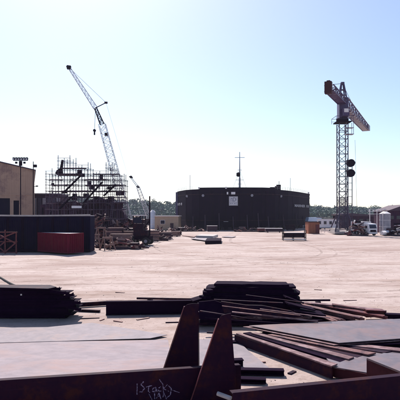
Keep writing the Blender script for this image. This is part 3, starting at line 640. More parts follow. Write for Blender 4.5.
# hull block inside the scaffold
t = thing('hull_block', 'dark purple brown curved hull block behind the scaffolding', 'hull section', (X(100, 101), 101, 0))
V = []; n_ = 16
for j, y in enumerate((0, 2.5)):
    for i in range(n_ + 1):
        a = math.pi * i / n_; V.append((-5.6 * math.cos(a), y, 1.2 + 7.2 * math.sin(a) ** .7 * (1 + .05 * math.sin(i * 2.7))))
Fc = [(i, i + 1, n_ + 2 + i, n_ + 1 + i) for i in range(n_)] + [tuple(range(n_, -1, -1)), tuple(range(n_ + 1, 2 * n_ + 2))]
MB().add(V, Fc).build('shell', M['tarp'], t)
for i in range(7):
    x = -4.5 + i * 1.5; MB().box((x, -.15, 1.2 + 3.4 * math.sqrt(max(.1, 1 - (x / 5.8) ** 2))), (.22, .3, 6.6 * math.sqrt(max(.1, 1 - (x / 5.8) ** 2)))).build('frame_rib', M['steeld'], t)
for k in range(3): MB().box((0, -.2, 2.4 + k * 2), (8.4 - k * 1.6, .25, .2)).build('stringer', M['steel'], t)
MB().box((-1, 4, .6), (9, 7, 1.2)).build('cradle', M['woodd'], t)
t = thing('shell_section', 'big dark steel shell panel propped low at the left behind the scaffolding', 'hull section', (X(66, 104), 104, 0))
MB().extr([(-5.5, 0, .3), (4.5, 0, .3), (4.5, 0, 6.4), (2, 0, 7.8), (-5.5, 0, 7.0)], (0, 1.2, 0)).build('shell', M['tarp'], t)
for i in range(6): MB().box((-5 + i * 1.8, -.14, 3.6), (.2, .28, 5.6)).build('stiffener', M['steeld'], t)

# ------------------------------------------------------------------ long navy unit with pale top edge, red container
D = 63.5; t = thing('navy_store', 'long dark navy steel store with a pale top edge at the left', 'container', (X(90, D), D, 0))
xl = X(-30, D) - X(90, D)
MB().box((xl / 2, 1.5, 2.35), (-xl, 2.6, 4.7)).build('body', M['navy'], t)
b = MB(); k = 24
for i in range(k):
    a0, a1 = xl * i / k, xl * (i + 1) / k; s0, s1 = .10 * math.sin(i / k * 3.1) + .02, .10 * math.sin((i + 1) / k * 3.1) + .02
    b.bar((a0, .05, 4.9 - s0), (a1, .05, 4.9 - s1), .35, .2)
b.build('top_edge', M['conc'], t)
MB().box((xl / 2, 1.6, 4.76), (-xl, 2.4, .1)).build('roof', M['grey'], t)
b = MB()
for i in range(56): b.box((xl * (i + .5) / 56, .15, 2.2), (.13, .12, 4.0))
b.build('corrugation', M['navy'], t, kind='stuff')
for i in range(8): MB().box((xl * (i + .5) / 8, .06, 2.3), (.22, .14, 4.4)).build('post', M['steeld'], t)
MB().box((xl / 2, .1, .2), (-xl, .3, .35)).build('base_rail', M['steeld'], t)
# brown cross braced rack at far left
D = 61; t = thing('brace_rack', 'rust brown cross braced rack leaning at the left end of the navy store', 'rack', (X(6, D), D, 0))
for x in (-1.7, -.1, 1.3): MB().bar((x, 0, 0), (x, 0, 3.0 - abs(x) * .2), .14).build('upright', M['redrust_lit_edge'], t)
for (a, b_) in [((-1.7, -.1, .2), (-.1, -.1, 1.5)), ((-.1, -.1, .2), (-1.7, -.1, 1.5)), ((-.1, -.1, .2), (1.3, -.1, 1.4)), ((-1.7, -.1, 1.5), (1.3, -.1, 2.7)), ((1.3, -.12, 1.3), (-1.7, -.12, 2.8))]: MB().bar(a, b_, .1, .16).build('cross_brace', M['redrust_lit_edge'], t)
for z in (.15, 1.5, 2.7): MB().bar((-1.8, .12, z), (1.4, .12, z), .1, .12).build('rail', M['redrust_lit_edge'], t)

def container(label, loc, rz, L_, W_, H_, m):
    t = thing('shipping_container', label, 'container', loc, rz)
    zb = .15
    def corr(p, q, nrm, name):
        p, q = Vector(p), Vector(q); n_ = int((q - p).length / .28); b = MB(); d = (q - p) / n_; nr = Vector(nrm) * .045; prof_ = []
        for i in range(n_):
            a = p + d * i; prof_ += [a - nr, a + d * .3 - nr, a + d * .45 + nr, a + d * .8 + nr]
        prof_.append(q - nr); vs = [x + Vector((0, 0, zb + .15)) for x in prof_] + [x + Vector((0, 0, H_ - .12)) for x in prof_]; k = len(prof_)
        b.add(vs, [(i, i + 1, k + i + 1, k + i) for i in range(k - 1)]); b.build(name, m, t)
    corr((-L_, 0.06, 0), (0, 0.06, 0), (0, -1, 0), 'side_panel'); corr((-.06, 0, 0), (-.06, W_, 0), (1, 0, 0), 'end_panel')
    corr((-L_, W_ - .06, 0), (0, W_ - .06, 0), (0, 1, 0), 'side_panel'); corr((-L_ + .06, 0, 0), (-L_ + .06, W_, 0), (-1, 0, 0), 'end_panel')
    for x in (-L_ + .06, -.06):
        for y in (.06, W_ - .06): MB().box((x, y, H_ / 2 + zb / 2), (.16, .16, H_ - zb + .04)).build('corner_post', m, t)
    f = MB()
    for z in (zb + .08, H_ - .06):
        for y in (.02, W_ - .02): f.bar((-L_, y, z), (0, y, z), .12, .14)
        for x in (-L_ + .02, -.02): f.bar((x, 0, z), (x, W_, z), .12, .138)
    f.build('frame', m, t)
    MB().box((-L_ / 2, W_ / 2, H_ - .035), (L_ - .1, W_ - .1, .05)).build('roof', M['offwhite'] if m is M['red'] else m, t)  # red container's sunlit top is painted off-white
    MB().box((-L_ / 2, W_ / 2, zb + .05), (L_ - .1, W_ - .1, .1)).build('floor', M['woodd'], t)
    return t
c0 = G(68, 254.8)
container('crimson shipping container with its sunlit roof painted off-white on the yard', (c0.x, c0.y, 0), R(-36), 6.06, 2.44, 2.6, M['red'])

# ------------------------------------------------------------------ trestles and clutter right of the container
def trestle(loc, rz, label, h_=2.6, w_=2.4, src=None):
    t = thing('trestle', label, 'trestle', loc, rz, 'timber trestles beside the red container')
    MB().bar((-w_ / 2, 0, h_), (w_ / 2, 0, h_), .22, .24).build('beam', M['wood'], t)
    for s in (-1, 1):
        for e in (-1, 1): MB().bar((s * (w_ / 2 - .25), e * .1, h_), (s * (w_ / 2 + .05), e * .75, 0), .14).build('leg', M['wood'], t)
        MB().bar((s * (w_ / 2 - .1), -.42, h_ * .5), (s * (w_ / 2 - .1), .42, h_ * .5), .1).build('tie', M['wood'], t)
    MB().bar((-w_ / 2, -.5, h_ * .42), (w_ / 2, -.5, h_ * .42), .1, .16).build('rail', M['wood'], t)
    return t
trestle((*G(93, 249)[:2], 0), R(14), 'timber trestle nearest the red container', 2.0, 2.0)
trestle((*G(101, 247)[:2], 0), R(-25), 'taller timber trestle in the middle of the three', 2.9, 1.7)
trestle((*G(107.5, 250)[:2], 0), R(40), 'low timber trestle farthest right of the three', 1.7, 1.6)

def timber_stack(cx, D, W_, H_, label, m, rz=0, n=16, name='timber_stack'):
    t = thing(name, label, 'stack', (cx, D, 0), rz); k = 0; z = .1
    MB().box((-W_ * .35, 0, .05), (.2, 1.6, .1)).build('bearer', M['woodd'], t); MB().box((W_ * .35, 0, .05), (.2, 1.6, .1)).build('bearer', M['woodd'], t)
    while z < H_ - .1:
        hh = rnd.uniform(.16, .26)
        for y in (-.5, -.05, .4):
            MB().box((rnd.uniform(-.25, .25), y + rnd.uniform(-.05, .05), z + hh / 2), (W_ * rnd.uniform(.75, 1.05), .38, hh * .96), rz=rnd.uniform(-.05, .05)).build('baulk', m if rnd.random() < .7 else M['wood'], t)
        z += hh
    return t
timber_stack(X(121, 74), 74, 3.4, 1.9, 'low stack of brown timber baulks right of the trestles', M['wood'])
timber_stack(X(115, 80), 80, 3.0, 2.7, 'taller dark stack of baulks behind the trestles', M['woodd'], R(8))
timber_stack(X(129, 82), 82, 3.4, 2.2, 'stack of weathered baulks left of the yard crane', M['wood'], R(-6))
timber_stack(X(158, 96), 96, 5.5, 1.3, 'long low stack of baulks in front of the tan office', M['woodd'], R(4))
timber_stack(X(170, 108), 108, 4.5, 1.1, 'far low stack of baulks by the hull\'s left corner', M['wood'], R(-3))
timber_stack(X(152, 88), 88, 2.6, 2.0, 'square stack of dark baulks right of the yard crane', M['woodd'], R(20))

def scrap_heap(cx, D, W_, H_, n, label, mats, seed):
    r = random.Random(seed); t = thing('scrap_heap', label, 'scrap heap', (cx, D, 0)); 
    for i in range(n):
        a = r.uniform(-1, 1); x = a * W_ / 2; zt = H_ * (1 - a * a) * r.uniform(.2, 1); d = Vector((r.uniform(-1, 1), r.uniform(-.5, .5), r.uniform(-.45, .45))).normalized() * r.uniform(.5, 1.3)
        c = Vector((x, r.uniform(-1, 1), max(zt, .3))); k = r.random()
        if k < .5: b = MB().bar(c - d, c + d, r.uniform(.1, .22), r.uniform(.1, .25)); nm = 'scrap_beam'
        elif k < .8: b = MB().box(c, (r.uniform(.5, 1.3), r.uniform(.4, .9), r.uniform(.08, .5)), rz=r.uniform(0, 3), rx=r.uniform(-.6, .6), ry=r.uniform(-.5, .5)); nm = 'scrap_plate'
        else: b = MB().tube(c - d * .7, c + d * .7, r.uniform(.08, .25), 8); nm = 'scrap_pipe'
        b.build(nm, M[r.choice(mats)], t)
    MB().box((0, 0, .15), (W_ * .95, 1.9, .3)).build('scrap_bed', M['woodd'], t)
dk = ['steel', 'steeld', 'woodd', 'platebrown', 'redrust_lit_edge', 'wood']
scrap_heap(X(124, 69.5), 69.5, 5, 1.5, 40, 'jumbled scrap heap just right of the timber trestles', dk + ['wood'], 1)
scrap_heap(X(117, 86), 86, 6, 4.2, 60, 'high dark scrap heap behind the trestles under the scaffolding', dk, 2)
scrap_heap(X(152, 92), 92, 6.5, 2.0, 46, 'scrap heap between the yard crane and the tan office', dk, 3)
scrap_heap(X(166, 118), 118, 8, 1.6, 36, 'low scrap heap before the tan office', dk, 4)
scrap_heap(X(357, 112), 112, 4.5, 3.6, 46, 'scrap heap with pale pieces at the foot of the tower crane', dk + ['redrust_lit_edge', 'white', 'offwhite'], 5)
scrap_heap(X(397, 112), 112, 4.5, 3.2, 34, 'scrap heap with pale pieces at the right edge beside the grey silo', dk + ['white', 'offwhite'], 6)
scrap_heap(X(188, 140), 140, 9, 1.3, 36, 'low rubble of offcuts at the hull\'s left corner', dk, 7)
scrap_heap(X(255, 138), 138, 12, .9, 36, 'low line of offcuts under the middle of the hull', dk, 8)

# yard crane (small wheeled crane with upright post)
def yard_crane():
    D = 78; c = X(139, D); t = thing('yard_crane', 'dark wheeled yard crane with pale roofed cab and upright mast', 'crane', (c, D, 0), R(-12))
    MB().box((0, .8, 1.15), (3.6, 1.9, .55)).build('chassis', M['steeld'], t)
    MB().box((.2, .8, 1.9), (2.3, 1.6, .9)).build('engine_housing', M['steel'], t)
    cb = MB()
    for x in (-1.0, .6):
        for y in (.1, 1.4): cb.bar((x, y, 2.3), (x, y, 4.7), .13)
    cb.box((-.2, .75, 2.9), (1.7, 1.4, 1.1)); co = cb.build('cab', M['steel'], t)
    MB().box((-.2, .75, 4.78), (1.95, 1.7, .14)).build('roof', M['offwhite'], co); MB().box((-.2, -.02, 4.0), (1.35, .04, .9)).build('window', M['glass'], co)
    for x in (-1.25, 1.25):
        for y in (-.2, 1.8):
            o = MB().tube((x, y - .2, .62), (x, y + .2, .62), .62, 16).build('wheel', M['tyre'], t); MB().tube((x, y - .23, .62), (x, y + .23, .62), .28, 10).build('rim', M['grey'], o)
    MB().box((1.55, .8, 4.2), (.17, .17, 7.4)).build('mast', M['steeld'], t)
    MB().bar((1.55, .8, 4), (.4, .8, 2.4), .12).build('stay', M['steeld'], t); MB().bar((1.55, .8, 6.2), (1.0, .8, 6.7), .1).build('mast_arm', M['steeld'], t)
yard_crane()
scrap_heap(X(97, 84), 84, 7, 5.6, 70, 'high dark scrap heap under the right end of the scaffolding', dk, 11)
scrap_heap(X(134, 98), 98, 7, 4.6, 60, 'dark scrap heap behind the yard crane cab', dk, 12)
scrap_heap(X(110, 72), 72, 4, 1.6, 30, 'small scrap heap directly behind the timber trestles', dk, 13)

# tan office, blue tank
D = 150; t = thing('tan_office', 'small flat roofed tan office left of the black hull', 'building', (X(166.5, D), D, 0), R(-6))
W_ = 7.4; H_ = Z(216.8, D) + .1
MB().box((0, 3, H_ / 2), (W_, 6, H_)).build('wall', M['tanb'], t); MB().box((0, 3, H_ + .12), (W_ + .5, 6.5, .24)).build('roof', M['offwhite'], t)
wo = MB().box((-1.2, -.05, H_ - 1.75), (1.5, .12, 1.3)).build('window_frame', M['offwhite'], t); MB().box((-1.2, -.12, H_ - 1.75), (1.25, .05, 1.05)).build('pane', M['glass'], wo)
MB().box((1.7, -.05, 1.1), (1.0, .1, 2.1)).build('door', M['woodd'], t)
D = 165; t = thing('blue_water_tank', 'pale blue upright tank in front of the woods', 'tank', (X(152.7, D), D, 0))
MB().tube((0, 0, 0), (0, 0, 5.6), 1.0, 18).build('shell', M['ltblue'], t, smooth=False); MB().tube((0, 0, 5.6), (0, 0, 6.4), 1.02, 18, .35).build('lid', M['white'], t)
for z in (1.5, 3.5): MB().tube((0, 0, z), (0, 0, z + .1), 1.05, 18).build('hoop', M['white'], t)

# ------------------------------------------------------------------ things in front of the hull
def crate(px, py, W_, Dp, H_, m, label, rz=0, cat='crate', lid='offwhite', name='crate'):
    p = G(px, py); t = thing(name, label, cat, (p.x, p.y, 0), R(rz))
    MB().box((0, Dp / 2, H_ / 2 + .12), (W_, Dp, H_ - .12)).build('body', M[m], t, bevel=.03)
    MB().box((0, Dp / 2, H_ + .1), (W_ + .1, Dp + .1, .08)).build('lid', M[lid], t)
    for s in (-1, 1): MB().box((s * W_ * .35, Dp / 2, .08), (.15, Dp, .12)).build('skid', M['woodd'], t)
    n_ = max(3, int(W_ / .8))
    for i in range(n_): MB().box((-W_ / 2 + (i + .5) * W_ / n_, -.04, H_ / 2 + .12), (.12, .08, H_ - .2)).build('batten', M[m], t)
    return t
crate(212.3, 231.5, 2.9, 1.6, 1.5, 'woodd', 'dark crate with a white lid under the left half of the hull', 3)
crate(274, 232.5, 4.6, 1.8, 1.0, 'woodd', 'long low crate with white lid under the right half of the hull', -2, lid='white')
crate(262, 231.8, 2.0, 1.5, .9, 'redrust_lit_edge', 'small rust red crate under the hull, left of the long white lidded one', 8)
crate(291, 230.5, 2.6, 1.4, 1.6, 'steel', 'dark steel box behind the wheeled rack under the hull', 0, lid='steel')
crate(242, 231, 1.8, 1.3, 1.1, 'wood', 'small pale timber crate under the middle of the hull', -10, lid='wood')
crate(184, 231, 3.0, 1.2, .9, 'wood', 'pale timber crate at the hull\'s left corner', 6)
crate(226, 230.5, 1.3, 1.0, 2.6, 'steeld', 'tall narrow black cabinet against the hull under the white mark', 0, lid='offwhite', name='cabinet', cat='cabinet')
# people-free shores (props) against the hull
b0 = None
for i, px in enumerate((193, 205, 219, 233, 247, 258, 268, 283, 296, 303)):
    D = float(np.interp(px, pxs, [p[1] for p in plan])); 
    o = MB().bar((0, -2.6, 0), (0, .0, 4.2 + (i % 3) * .5), .28).build('hull_shore', M['woodd']); o.location = (X(px, D - .3), D - .35, 0)
    tag(o, 'slanted timber shore propping the black hull, %s from the left' % ords[i], 'prop', 'timber shores against the hull')
# flat plate piles on the yard left of centre
def loose_plate(pts, z0, z1, m, label, name='steel_plate', cat='steel plate', group=None, bevel=.004, kz=None):
    P = [G(px, py, z1) for px, py in pts]; c = sum(P, Vector()) / len(P); c.z = z0
    o = MB().prism([(p.x - c.x, p.y - c.y) for p in P], 0, z1 - z0).build(name, M[m], bevel=bevel); o.location = c
    return tag(o, label, cat, group)
loose_plate([(191, 238.5), (206, 240.5), (214, 238.5), (199, 236.5)], .12, .2, 'plate', 'pale plate tilted on the small pile in mid yard')
loose_plate([(205, 240.8), (221, 240.6), (221.5, 238), (207, 238.2)], .05, .55, 'steeld', 'black flat box section beside the small pale pile in mid yard')
loose_plate([(196, 235.6), (213, 236), (218, 234.6), (201, 234.4)], .1, .62, 'conc', 'pale slab behind the small pile in mid yard', 'slab', 'slab')
loose_plate([(222, 236.8), (232, 237.3), (236, 236.4), (227, 236)], .02, .12, 'plate', 'thin pale plate lying flat right of the mid yard pile')
loose_plate([(182, 235.5), (194, 236.8), (197, 235.6), (186, 234.8)], .02, .14, 'wood', 'weathered board lying flat left of the mid yard pile', 'board', 'board')
# wheeled rack
p = G(294.7, 240.5); D = p.y; W_ = 22.3 / F * D
t = thing('steel_rack', 'low black steel rack with lit lower bars painted pale standing in the yard before the hull', 'rack', (p.x, D, 0))
for x in (-W_ / 2, -W_ * .05, W_ / 2):
    for y in (0, 1.2): MB().bar((x, y, 0), (x, y, 2.0 if abs(x) > 1 else 1.3), .13).build('leg', M['steeld'], t)
for z, m in ((.22, 'offwhite'), (.62, 'steeld'), (1.3, 'steeld')):  # lower rails off-white: sunlight put into their colour
    for y in (0, 1.2): MB().bar((-W_ / 2, y - .1, z), (W_ / 2, y - .1, z), .1, .16).build('rail', M[m], t)
MB().box((0, .6, 1.0), (W_ * .94, 1.1, .5)).build('load', M['steel'], t); MB().box((-.2, .6, .75), (W_ * .8, .9, .08)).build('shelf', M['grey'], t)
MB().box((.1, .6, 1.45), (W_ * .8, 1.0, .05)).build('cover', M['offwhite'], t)

# orange hut, blue shed, white cabin, dark buildings at right
D = 122; t = thing('orange_hut', 'orange brown steel hut between the hull and the white cabin', 'hut', (X(314, D), D, 0), R(5))
MB().box((0, 1.3, 1.45), (2.9, 2.6, 2.9)).build('body', M['orange'], t, bevel=.03); MB().box((0, 1.3, 2.97), (3.1, 2.8, .12)).build('roof', M['steel'], t)
for i in range(7): MB().box((-1.2 + i * .4, -.05, 1.5), (.1, .1, 2.6)).build('rib', M['orange'], t)
MB().box((.85, -.08, 1.25), (.9, .1, 2.1)).build('door', M['redrust_lit_edge'], t)
D = 160; t = thing('blue_grey_shed', 'blue grey shed roof behind the orange hut', 'shed', (X(315, D), D, 0))
MB().box((0, 2, 1.3), (4.2, 4, 2.6)).build('wall', M['navy'], t); MB().extr([(-2.4, -.3, 2.6), (2.4, -.3, 2.6), (2.0, -.3, 3.9), (-2.0, -.3, 3.9)], (0, 4.6, 0)).build('roof', M['ltblue'], t)
D = 150; t = thing('white_cabin', 'white site cabin with dark windows and sloping roof left of the tower crane', 'cabin', (X(328, D), D, 0), R(-14))
MB().box((0, 2, 2.0), (6.6, 4, 2.9)).build('wall', M['white'], t)
MB().extr([(-3.5, -.3, 3.9), (3.5, -.3, 3.3), (3.5, -.3, 3.46), (-3.5, -.3, 4.06)], (0, 4.6, 0)).build('roof', M['roof'], t)
for i in range(4):
    w0 = MB().box((-2.5 + i * 1.65, -.04, 2.3), (.95, .1, 1.1)).build('window', M['offwhite'], t); MB().box((-2.5 + i * 1.65, -.1, 2.3), (.75, .05, .9)).build('pane', M['glass'], w0)
for i in range(4): MB().box((-3 + i * 2, .3, .3), (.4, .4, .6)).build('footing', M['conc'], t)
MB().box((0, -.3, .62), (6.6, .2, .2)).build('skirt', M['steel'], t)
t = thing('long_white_fence', 'low pale fence along the foot of the white cabin', 'fence', (X(321, 128), 128, 0))
for i in range(9): MB().box((i * .95, 0, .55), (.1, .1, 1.1)).build('post', M['offwhite'], t)
for z in (.45, .95): MB().box((3.8, -.08, z), (7.8, .06, .12)).build('rail', M['offwhite'], t)

D = 175; t = thing('dark_workshop', 'low dark purple workshop behind the foot of the tower crane', 'building', (X(361, D), D, 0), R(4))
MB().box((0, 5, 2.3), (14, 10, 4.6)).build('wall', M['tarp'], t)
MB().extr([(-7.3, -.4, 4.4), (7.3, -.4, 4.0), (7.3, -.4, 4.5), (-4, -.4, 5.3), (-7.3, -.4, 5.0)], (0, 10.8, 0)).build('roof', M['roof'], t)
for i in range(5): MB().box((-5.4 + i * 2.7, -.06, 2.6), (1.5, .1, 1.1)).build('window', M['glass'], t)
D = 125; t = thing('plum_building', 'dark plum building at the right edge behind the silo', 'building', (X(402, D), D, 0))
MB().box((0, 5, 3.0), (7.4, 10, 6.0)).build('wall', M['tarp'], t); MB().extr([(-4, -.4, 5.8), (4, -.4, 6.0), (4, -.4, 7.6), (0.6, -.4, 7.4)], (0, 10.8, 0)).build('roof', M['roof'], t)
for i in range(3): MB().box((-2.6 + i * 1.6, -.06, 4.1), (.9, .1, .9)).build('window', M['glass'], t)
MB().box((-1, -.08, 1.3), (2.2, .14, 2.6)).build('door', M['steeld'], t)

# grey silo, white gantry, white truck, tarped boat
D = 114; t = thing('grey_silo', 'upright grey tank with pale dome right of the white truck', 'silo', (X(385, D), D, 0))
n_ = 24
MB().tube((0, 0, .5), (0, 0, 5.1), 1.25, n_).build('shell', M['grey'], t, smooth=False); MB().tube((0, 0, 5.1), (0, 0, 5.6), 1.27, n_, .4).build('dome', M['white'], t)
for z in (.6, 2.0, 3.5, 5.0): MB().tube((0, 0, z), (0, 0, z + .1), 1.3, n_).build('hoop', M['offwhite'], t)
for i in range(4): a = math.pi / 4 + i * math.pi / 2; MB().box((math.cos(a), math.sin(a), .25), (.22, .22, .5)).build('foot', M['steel'], t)
MB().bar((-.9, -1.05, .5), (-.9, -1.05, 5.3), .09, .3).build('ladder', M['offwhite'], t)
D = 128; t = thing('white_gantry', 'white pipe gantry rising behind the white truck and silo', 'gantry', (X(377, D), D, 0))
for x in (-1.9, 0, 1.9): MB().bar((x, 0, 0), (x, 0, 6.3), .13).build('post', M['white'], t)
for z in (5.0, 5.7, 6.3): MB().bar((-2.4, -.1, z), (2.4, -.1, z), .12).build('rail', M['white'], t)
for i in range(5): MB().box((-2 + i, -.15, 5.9), (.35, .15, .35)).build('insulator', M['white'], t)
def truck():
    D = 112; t = thing('white_truck', 'white high cab truck facing the yard beside the grey silo', 'truck', (X(370.5, D), D, 0), R(18))
    MB().box((0, 2.6, .85), (2.1, 6.5, .3)).build('chassis', M['steeld'], t)
    c = MB(); c.extr([(0, -.9, .6), (0, -.95, 1.6), (0, -.6, 2.75), (0, 1.0, 2.85), (0, 1.0, .6)], (1.15, 0, 0)); c.v = [(v[0], v[1], v[2]) for v in c.v]
    c = MB(); c.extr([(-1.15, -.9, .6), (-1.15, -.95, 1.6), (-1.15, -.6, 2.75), (-1.15, 1.0, 2.85), (-1.15, 1.0, .6)], (2.3, 0, 0)); co = c.build('cab', M['white'], t, bevel=.06)
    MB().extr([(-.95, -.955, 1.68), (.95, -.955, 1.68), (.88, -.68, 2.52), (-.88, -.68, 2.52)], (0, -.03, 0)).build('windscreen', M['glass'], co)
    MB().box((0, -.97, 1.1), (1.5, .06, .5)).build('grille', M['steeld'], co)
    for s in (-1, 1):
        MB().tube((s * .9, -1.0, .95), (s * .9, -.9, .95), .14, 10).build('headlight', M['grey'], co); MB().box((s * 1.17, .1, 2.0), (.03, .8, .6)).build('side_window', M['glass'], co)
        for y in (.0, 3.6, 4.8):
            o = MB().tube((s * .8, y, .5), (s * 1.15, y, .5), .5, 16).build('wheel', M['tyre'], t); MB().tube((s * .78, y, .5), (s * 1.17, y, .5), .22, 10).build('rim', M['grey'], o)
    MB().box((0, -.98, .55), (2.3, .16, .25)).build('bumper', M['offwhite'], t)
    MB().box((0, 3.6, 2.1), (2.4, 4.6, 2.2)).build('box_body', M['offwhite'], t, bevel=.04)
truck()
t = thing('tarped_dinghy', 'small white covered dinghy on the ground at the foot of the silo', 'boat', (*G(387, 235.5)[:2], 0), R(25))
b = MB(); V = []
for i, (x, w_, z) in enumerate([(-1.7, .55, .75), (-.8, .75, .8), (.3, .75, .85), (1.2, .5, .95), (1.9, .05, 1.1)]): V += [(x, -w_, z), (x, -w_ * .55, .2), (x, w_ * .55, .2), (x, w_, z), (x, 0, z + .35)]
Fc = []
for i in range(4):
    a = i * 5
    for k in range(5): Fc.append((a + k, a + 5 + k, a + 5 + (k + 1) % 5, a + (k + 1) % 5))
Fc += [(4, 3, 2, 1, 0), (20, 21, 22, 23, 24)]
b.add(V, Fc).build('hull', M['white'], t); MB().box((0, 0, .1), (2.4, .5, .2)).build('skid', M['woodd'], t)
p = G(361, 234.5)
t = thing('work_table', 'pale low work table at the foot of the tower crane', 'table', (p.x, p.y, 0), R(10))
MB().box((0, 0, 1.0), (2.4, 1.0, .1)).build('top', M['offwhite'], t)
for s in (-1, 1):
    for e in (-1, 1): MB().bar((s * 1.1, e * .4, 0), (s * 1.1, e * .4, .95), .1).build('leg', M['steel'], t)

# ------------------------------------------------------------------ foreground: left stack of sections
gl = 'dark steel sections in the left stack'
z = 0.0; layers = [(.14, 67), (.13, 74), (.19, 71), (.12, 78), (.18, 74.5), (.11, 76.5), (.19, 71.5), (.12, 63), (.10, 68.5), (.18, 56)]
nm = ['bottom', 'second', 'third', 'fourth', 'fifth', 'sixth', 'seventh', 'eighth', 'ninth', 'topmost']
for i, (hh, rp) in enumerate(layers):
    D = 23.2 + (.07 * math.sin(i * 2.1)); xr = X(rp, D); xl = -14 - .3 * (i % 3)
    t = thing('steel_section', 'dark steel section, %s of the left foreground stack' % (nm[i] if i == 9 or i == 0 else nm[i] + ' from the ground'), 'steel section', (xl, D, z), R(rnd.uniform(-1.0, .6)), gl)
    L_ = xr - xl; wd = 1.05
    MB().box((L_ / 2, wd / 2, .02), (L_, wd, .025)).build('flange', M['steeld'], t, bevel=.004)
    MB().box((L_ / 2 - .05, .06, hh / 2 + .01), (L_ - .1, .03, hh + .03)).build('web', M['steeld'], t)
    for k in range(6): MB().box((L_ - .25 - k * .62, .25 + .04 * (k % 2), hh / 2 + .012), (.10 + .03 * (k % 3), .34, hh - .04)).build('rib', M['steeld'], t)
    z += hh
zt = z
loose_plate([(-20, 287.0), (48, 288.6), (56.5, 286.8), (50, 284.8), (-20, 284.6)], zt + .02, zt + .05, 'steel', 'thin plate with pointed end lying on the left foreground stack', bevel=0)
p = G(21, 291, zt)
t = thing('lifting_tag', 'small pale lifting tag hanging on the left foreground stack', 'tag', (X(21, 23.1), 23.12, 1.18)); MB().box((0, 0, 0), (.07, .02, .16)).build('tag', M['offwhite'], t); MB().tube((0, 0, .08), (0, 0, .16), .012, 6).build('link', M['steel'], t)
for i, (px, py, L_, an, z_) in enumerate([(60, 293, .9, 8, 22.9), (66, 297, .8, -12, 23.0), (71, 303, .9, 5, 22.8), (63, 306, 1.1, -4, 22.7), (52, 289.5, .8, 4, 23.3), (74, 309, .7, 14, 22.8)]):
    b = MB(); b.bar((-L_ / 2, 0, 0), (L_ / 2, 0, 0), .3, .025); b.bar((-L_ / 2, -.13, .06), (L_ / 2, -.13, .06), .025, .12); b.box((L_ / 2 - .06, 0, .07), (.05, .26, .11))
    o = b.build('angle_offcut', M['steeld']); o.location = AT(px, py, z_); o.rotation_euler = (0, R(an), rnd.uniform(-.4, .4))
    tag(o, ('short angle offcut jutting right, second from the top of the left stack', 'short angle offcut tipped down at the upper right of the left stack', 'short angle offcut jutting right at mid height of the left stack', 'short angle offcut on the face of the left stack', 'short angle offcut under the pointed plate on the left stack', 'short angle offcut low at the right foot of the left stack')[i], 'offcut')
for i, (px, py, L_, an, m_) in enumerate([(90, 318, .9, 12, 'steel'), (118, 321, .5, -30, 'rustbar'), (143, 318.5, .7, 40, 'wood'), (102, 319.5, .35, 70, 'rustbar'), (172, 322, .6, 5, 'steeld'), (215, 332, .7, -15, 'steel'), (248, 347, .4, 30, 'rustbar'), (276, 356, .5, -20, 'wood'), (292, 372, .35, 50, 'steel'), (262, 362, .25, 10, 'rustbar'), (350, 300, .8, 8, 'wood'), (120, 292, .6, -12, 'wood'), (232, 282, .7, 20, 'steel'), (318, 290, .5, -35, 'wood')]):
    p = G(px, py, 0); o = MB().box((0, 0, .02), (L_, .07 + .03 * (i % 3), .035)).build('ground_offcut', M[m_]); o.location = (p.x, p.y, ground_z(p.x, p.y) + .0); o.rotation_euler = (0, R(rnd.uniform(-2, 2)), R(an))
    kind_ = {'steel': 'dark steel', 'steeld': 'black steel', 'rustbar': 'rusty', 'wood': 'timber'}[m_]
    tag(o, '%s offcut lying on the sand, %s' % (kind_, ('just right of the left stack foot', 'before the left end of the long beam', 'before the middle of the long beam', 'between the left stack and the pale plates', 'left of the far bracket', 'seen between the two brackets', 'right of the near bracket beyond the bars', 'left of the narrow plates', 'near the right girder', 'in the middle of the bright strip of sand', 'beyond the rusty fan', 'beyond the long beam', 'beyond the centre pile', 'beyond the thin pipe')[i]), 'offcut')
# low bits right of the stack
def beam_i(name, label, pa, pb, h_, w_, m, flange=.03, web=.02, z=0, group=None, cat='steel beam'):
    """I beam between ground points pa, pb"""
    pa, pb = Vector(pa), Vector(pb); d = pb - pa; L_ = d.length; t = thing(name, label, cat, (pa.x, pa.y, z), math.atan2(d.y, d.x), group)
    MB().box((L_ / 2, 0, h_ / 2), (L_, web, h_ - 2 * flange)).build('web', M[m], t)
    MB().box((L_ / 2, 0, h_ - flange / 2), (L_, w_, flange)).build('top_flange', M[m], t, bevel=.005); MB().box((L_ / 2, 0, flange / 2), (L_, w_, flange)).build('bottom_flange', M[m], t, bevel=.005)
    return t
a, b_ = G(76, 307), G(107, 305); beam_i('steel_beam', 'short low steel beam between the left stack and the long beam', a, b_, .22, .18, 'steel')
a, b_ = G(78, 311), G(100, 312); beam_i('steel_beam', 'thin low steel beam lying just before the left stack', a, b_, .1, .2, 'steel')
a, b_ = G(106, 314.5), G(206, 313); beam_i('steel_beam', 'long dark steel beam behind the two upright brackets', a, b_, .66, .3, 'steeld')
def pipe(pa, pb, r, m, label, name='steel_pipe'):
    pa, pb = Vector(pa), Vector(pb); c = (pa + pb) / 2; o = MB().tube(pa - c, pb - c, r, 12).build(name, M[m]); o.location = c; return tag(o, label, 'pipe')
pipe(AT(137, 298.3, 26.5), AT(204, 299.5, 25.3), .06, 'steel', 'thin dark pipe raised behind the long beam')
for i, px in enumerate((150, 190)):
    D = float(np.interp(px, (137, 204), (26.5, 25.3))); zz = Z(298.6, D); o = MB().box((0, 0, zz / 2 - .03), (.3, .3, zz - .06)).build('support_block', M['woodd']); o.location = (X(px, D), D, 0); tag(o, 'timber block under the thin pipe, %s one' % ('left' if i == 0 else 'right'), 'block', 'blocks under the thin pipe')
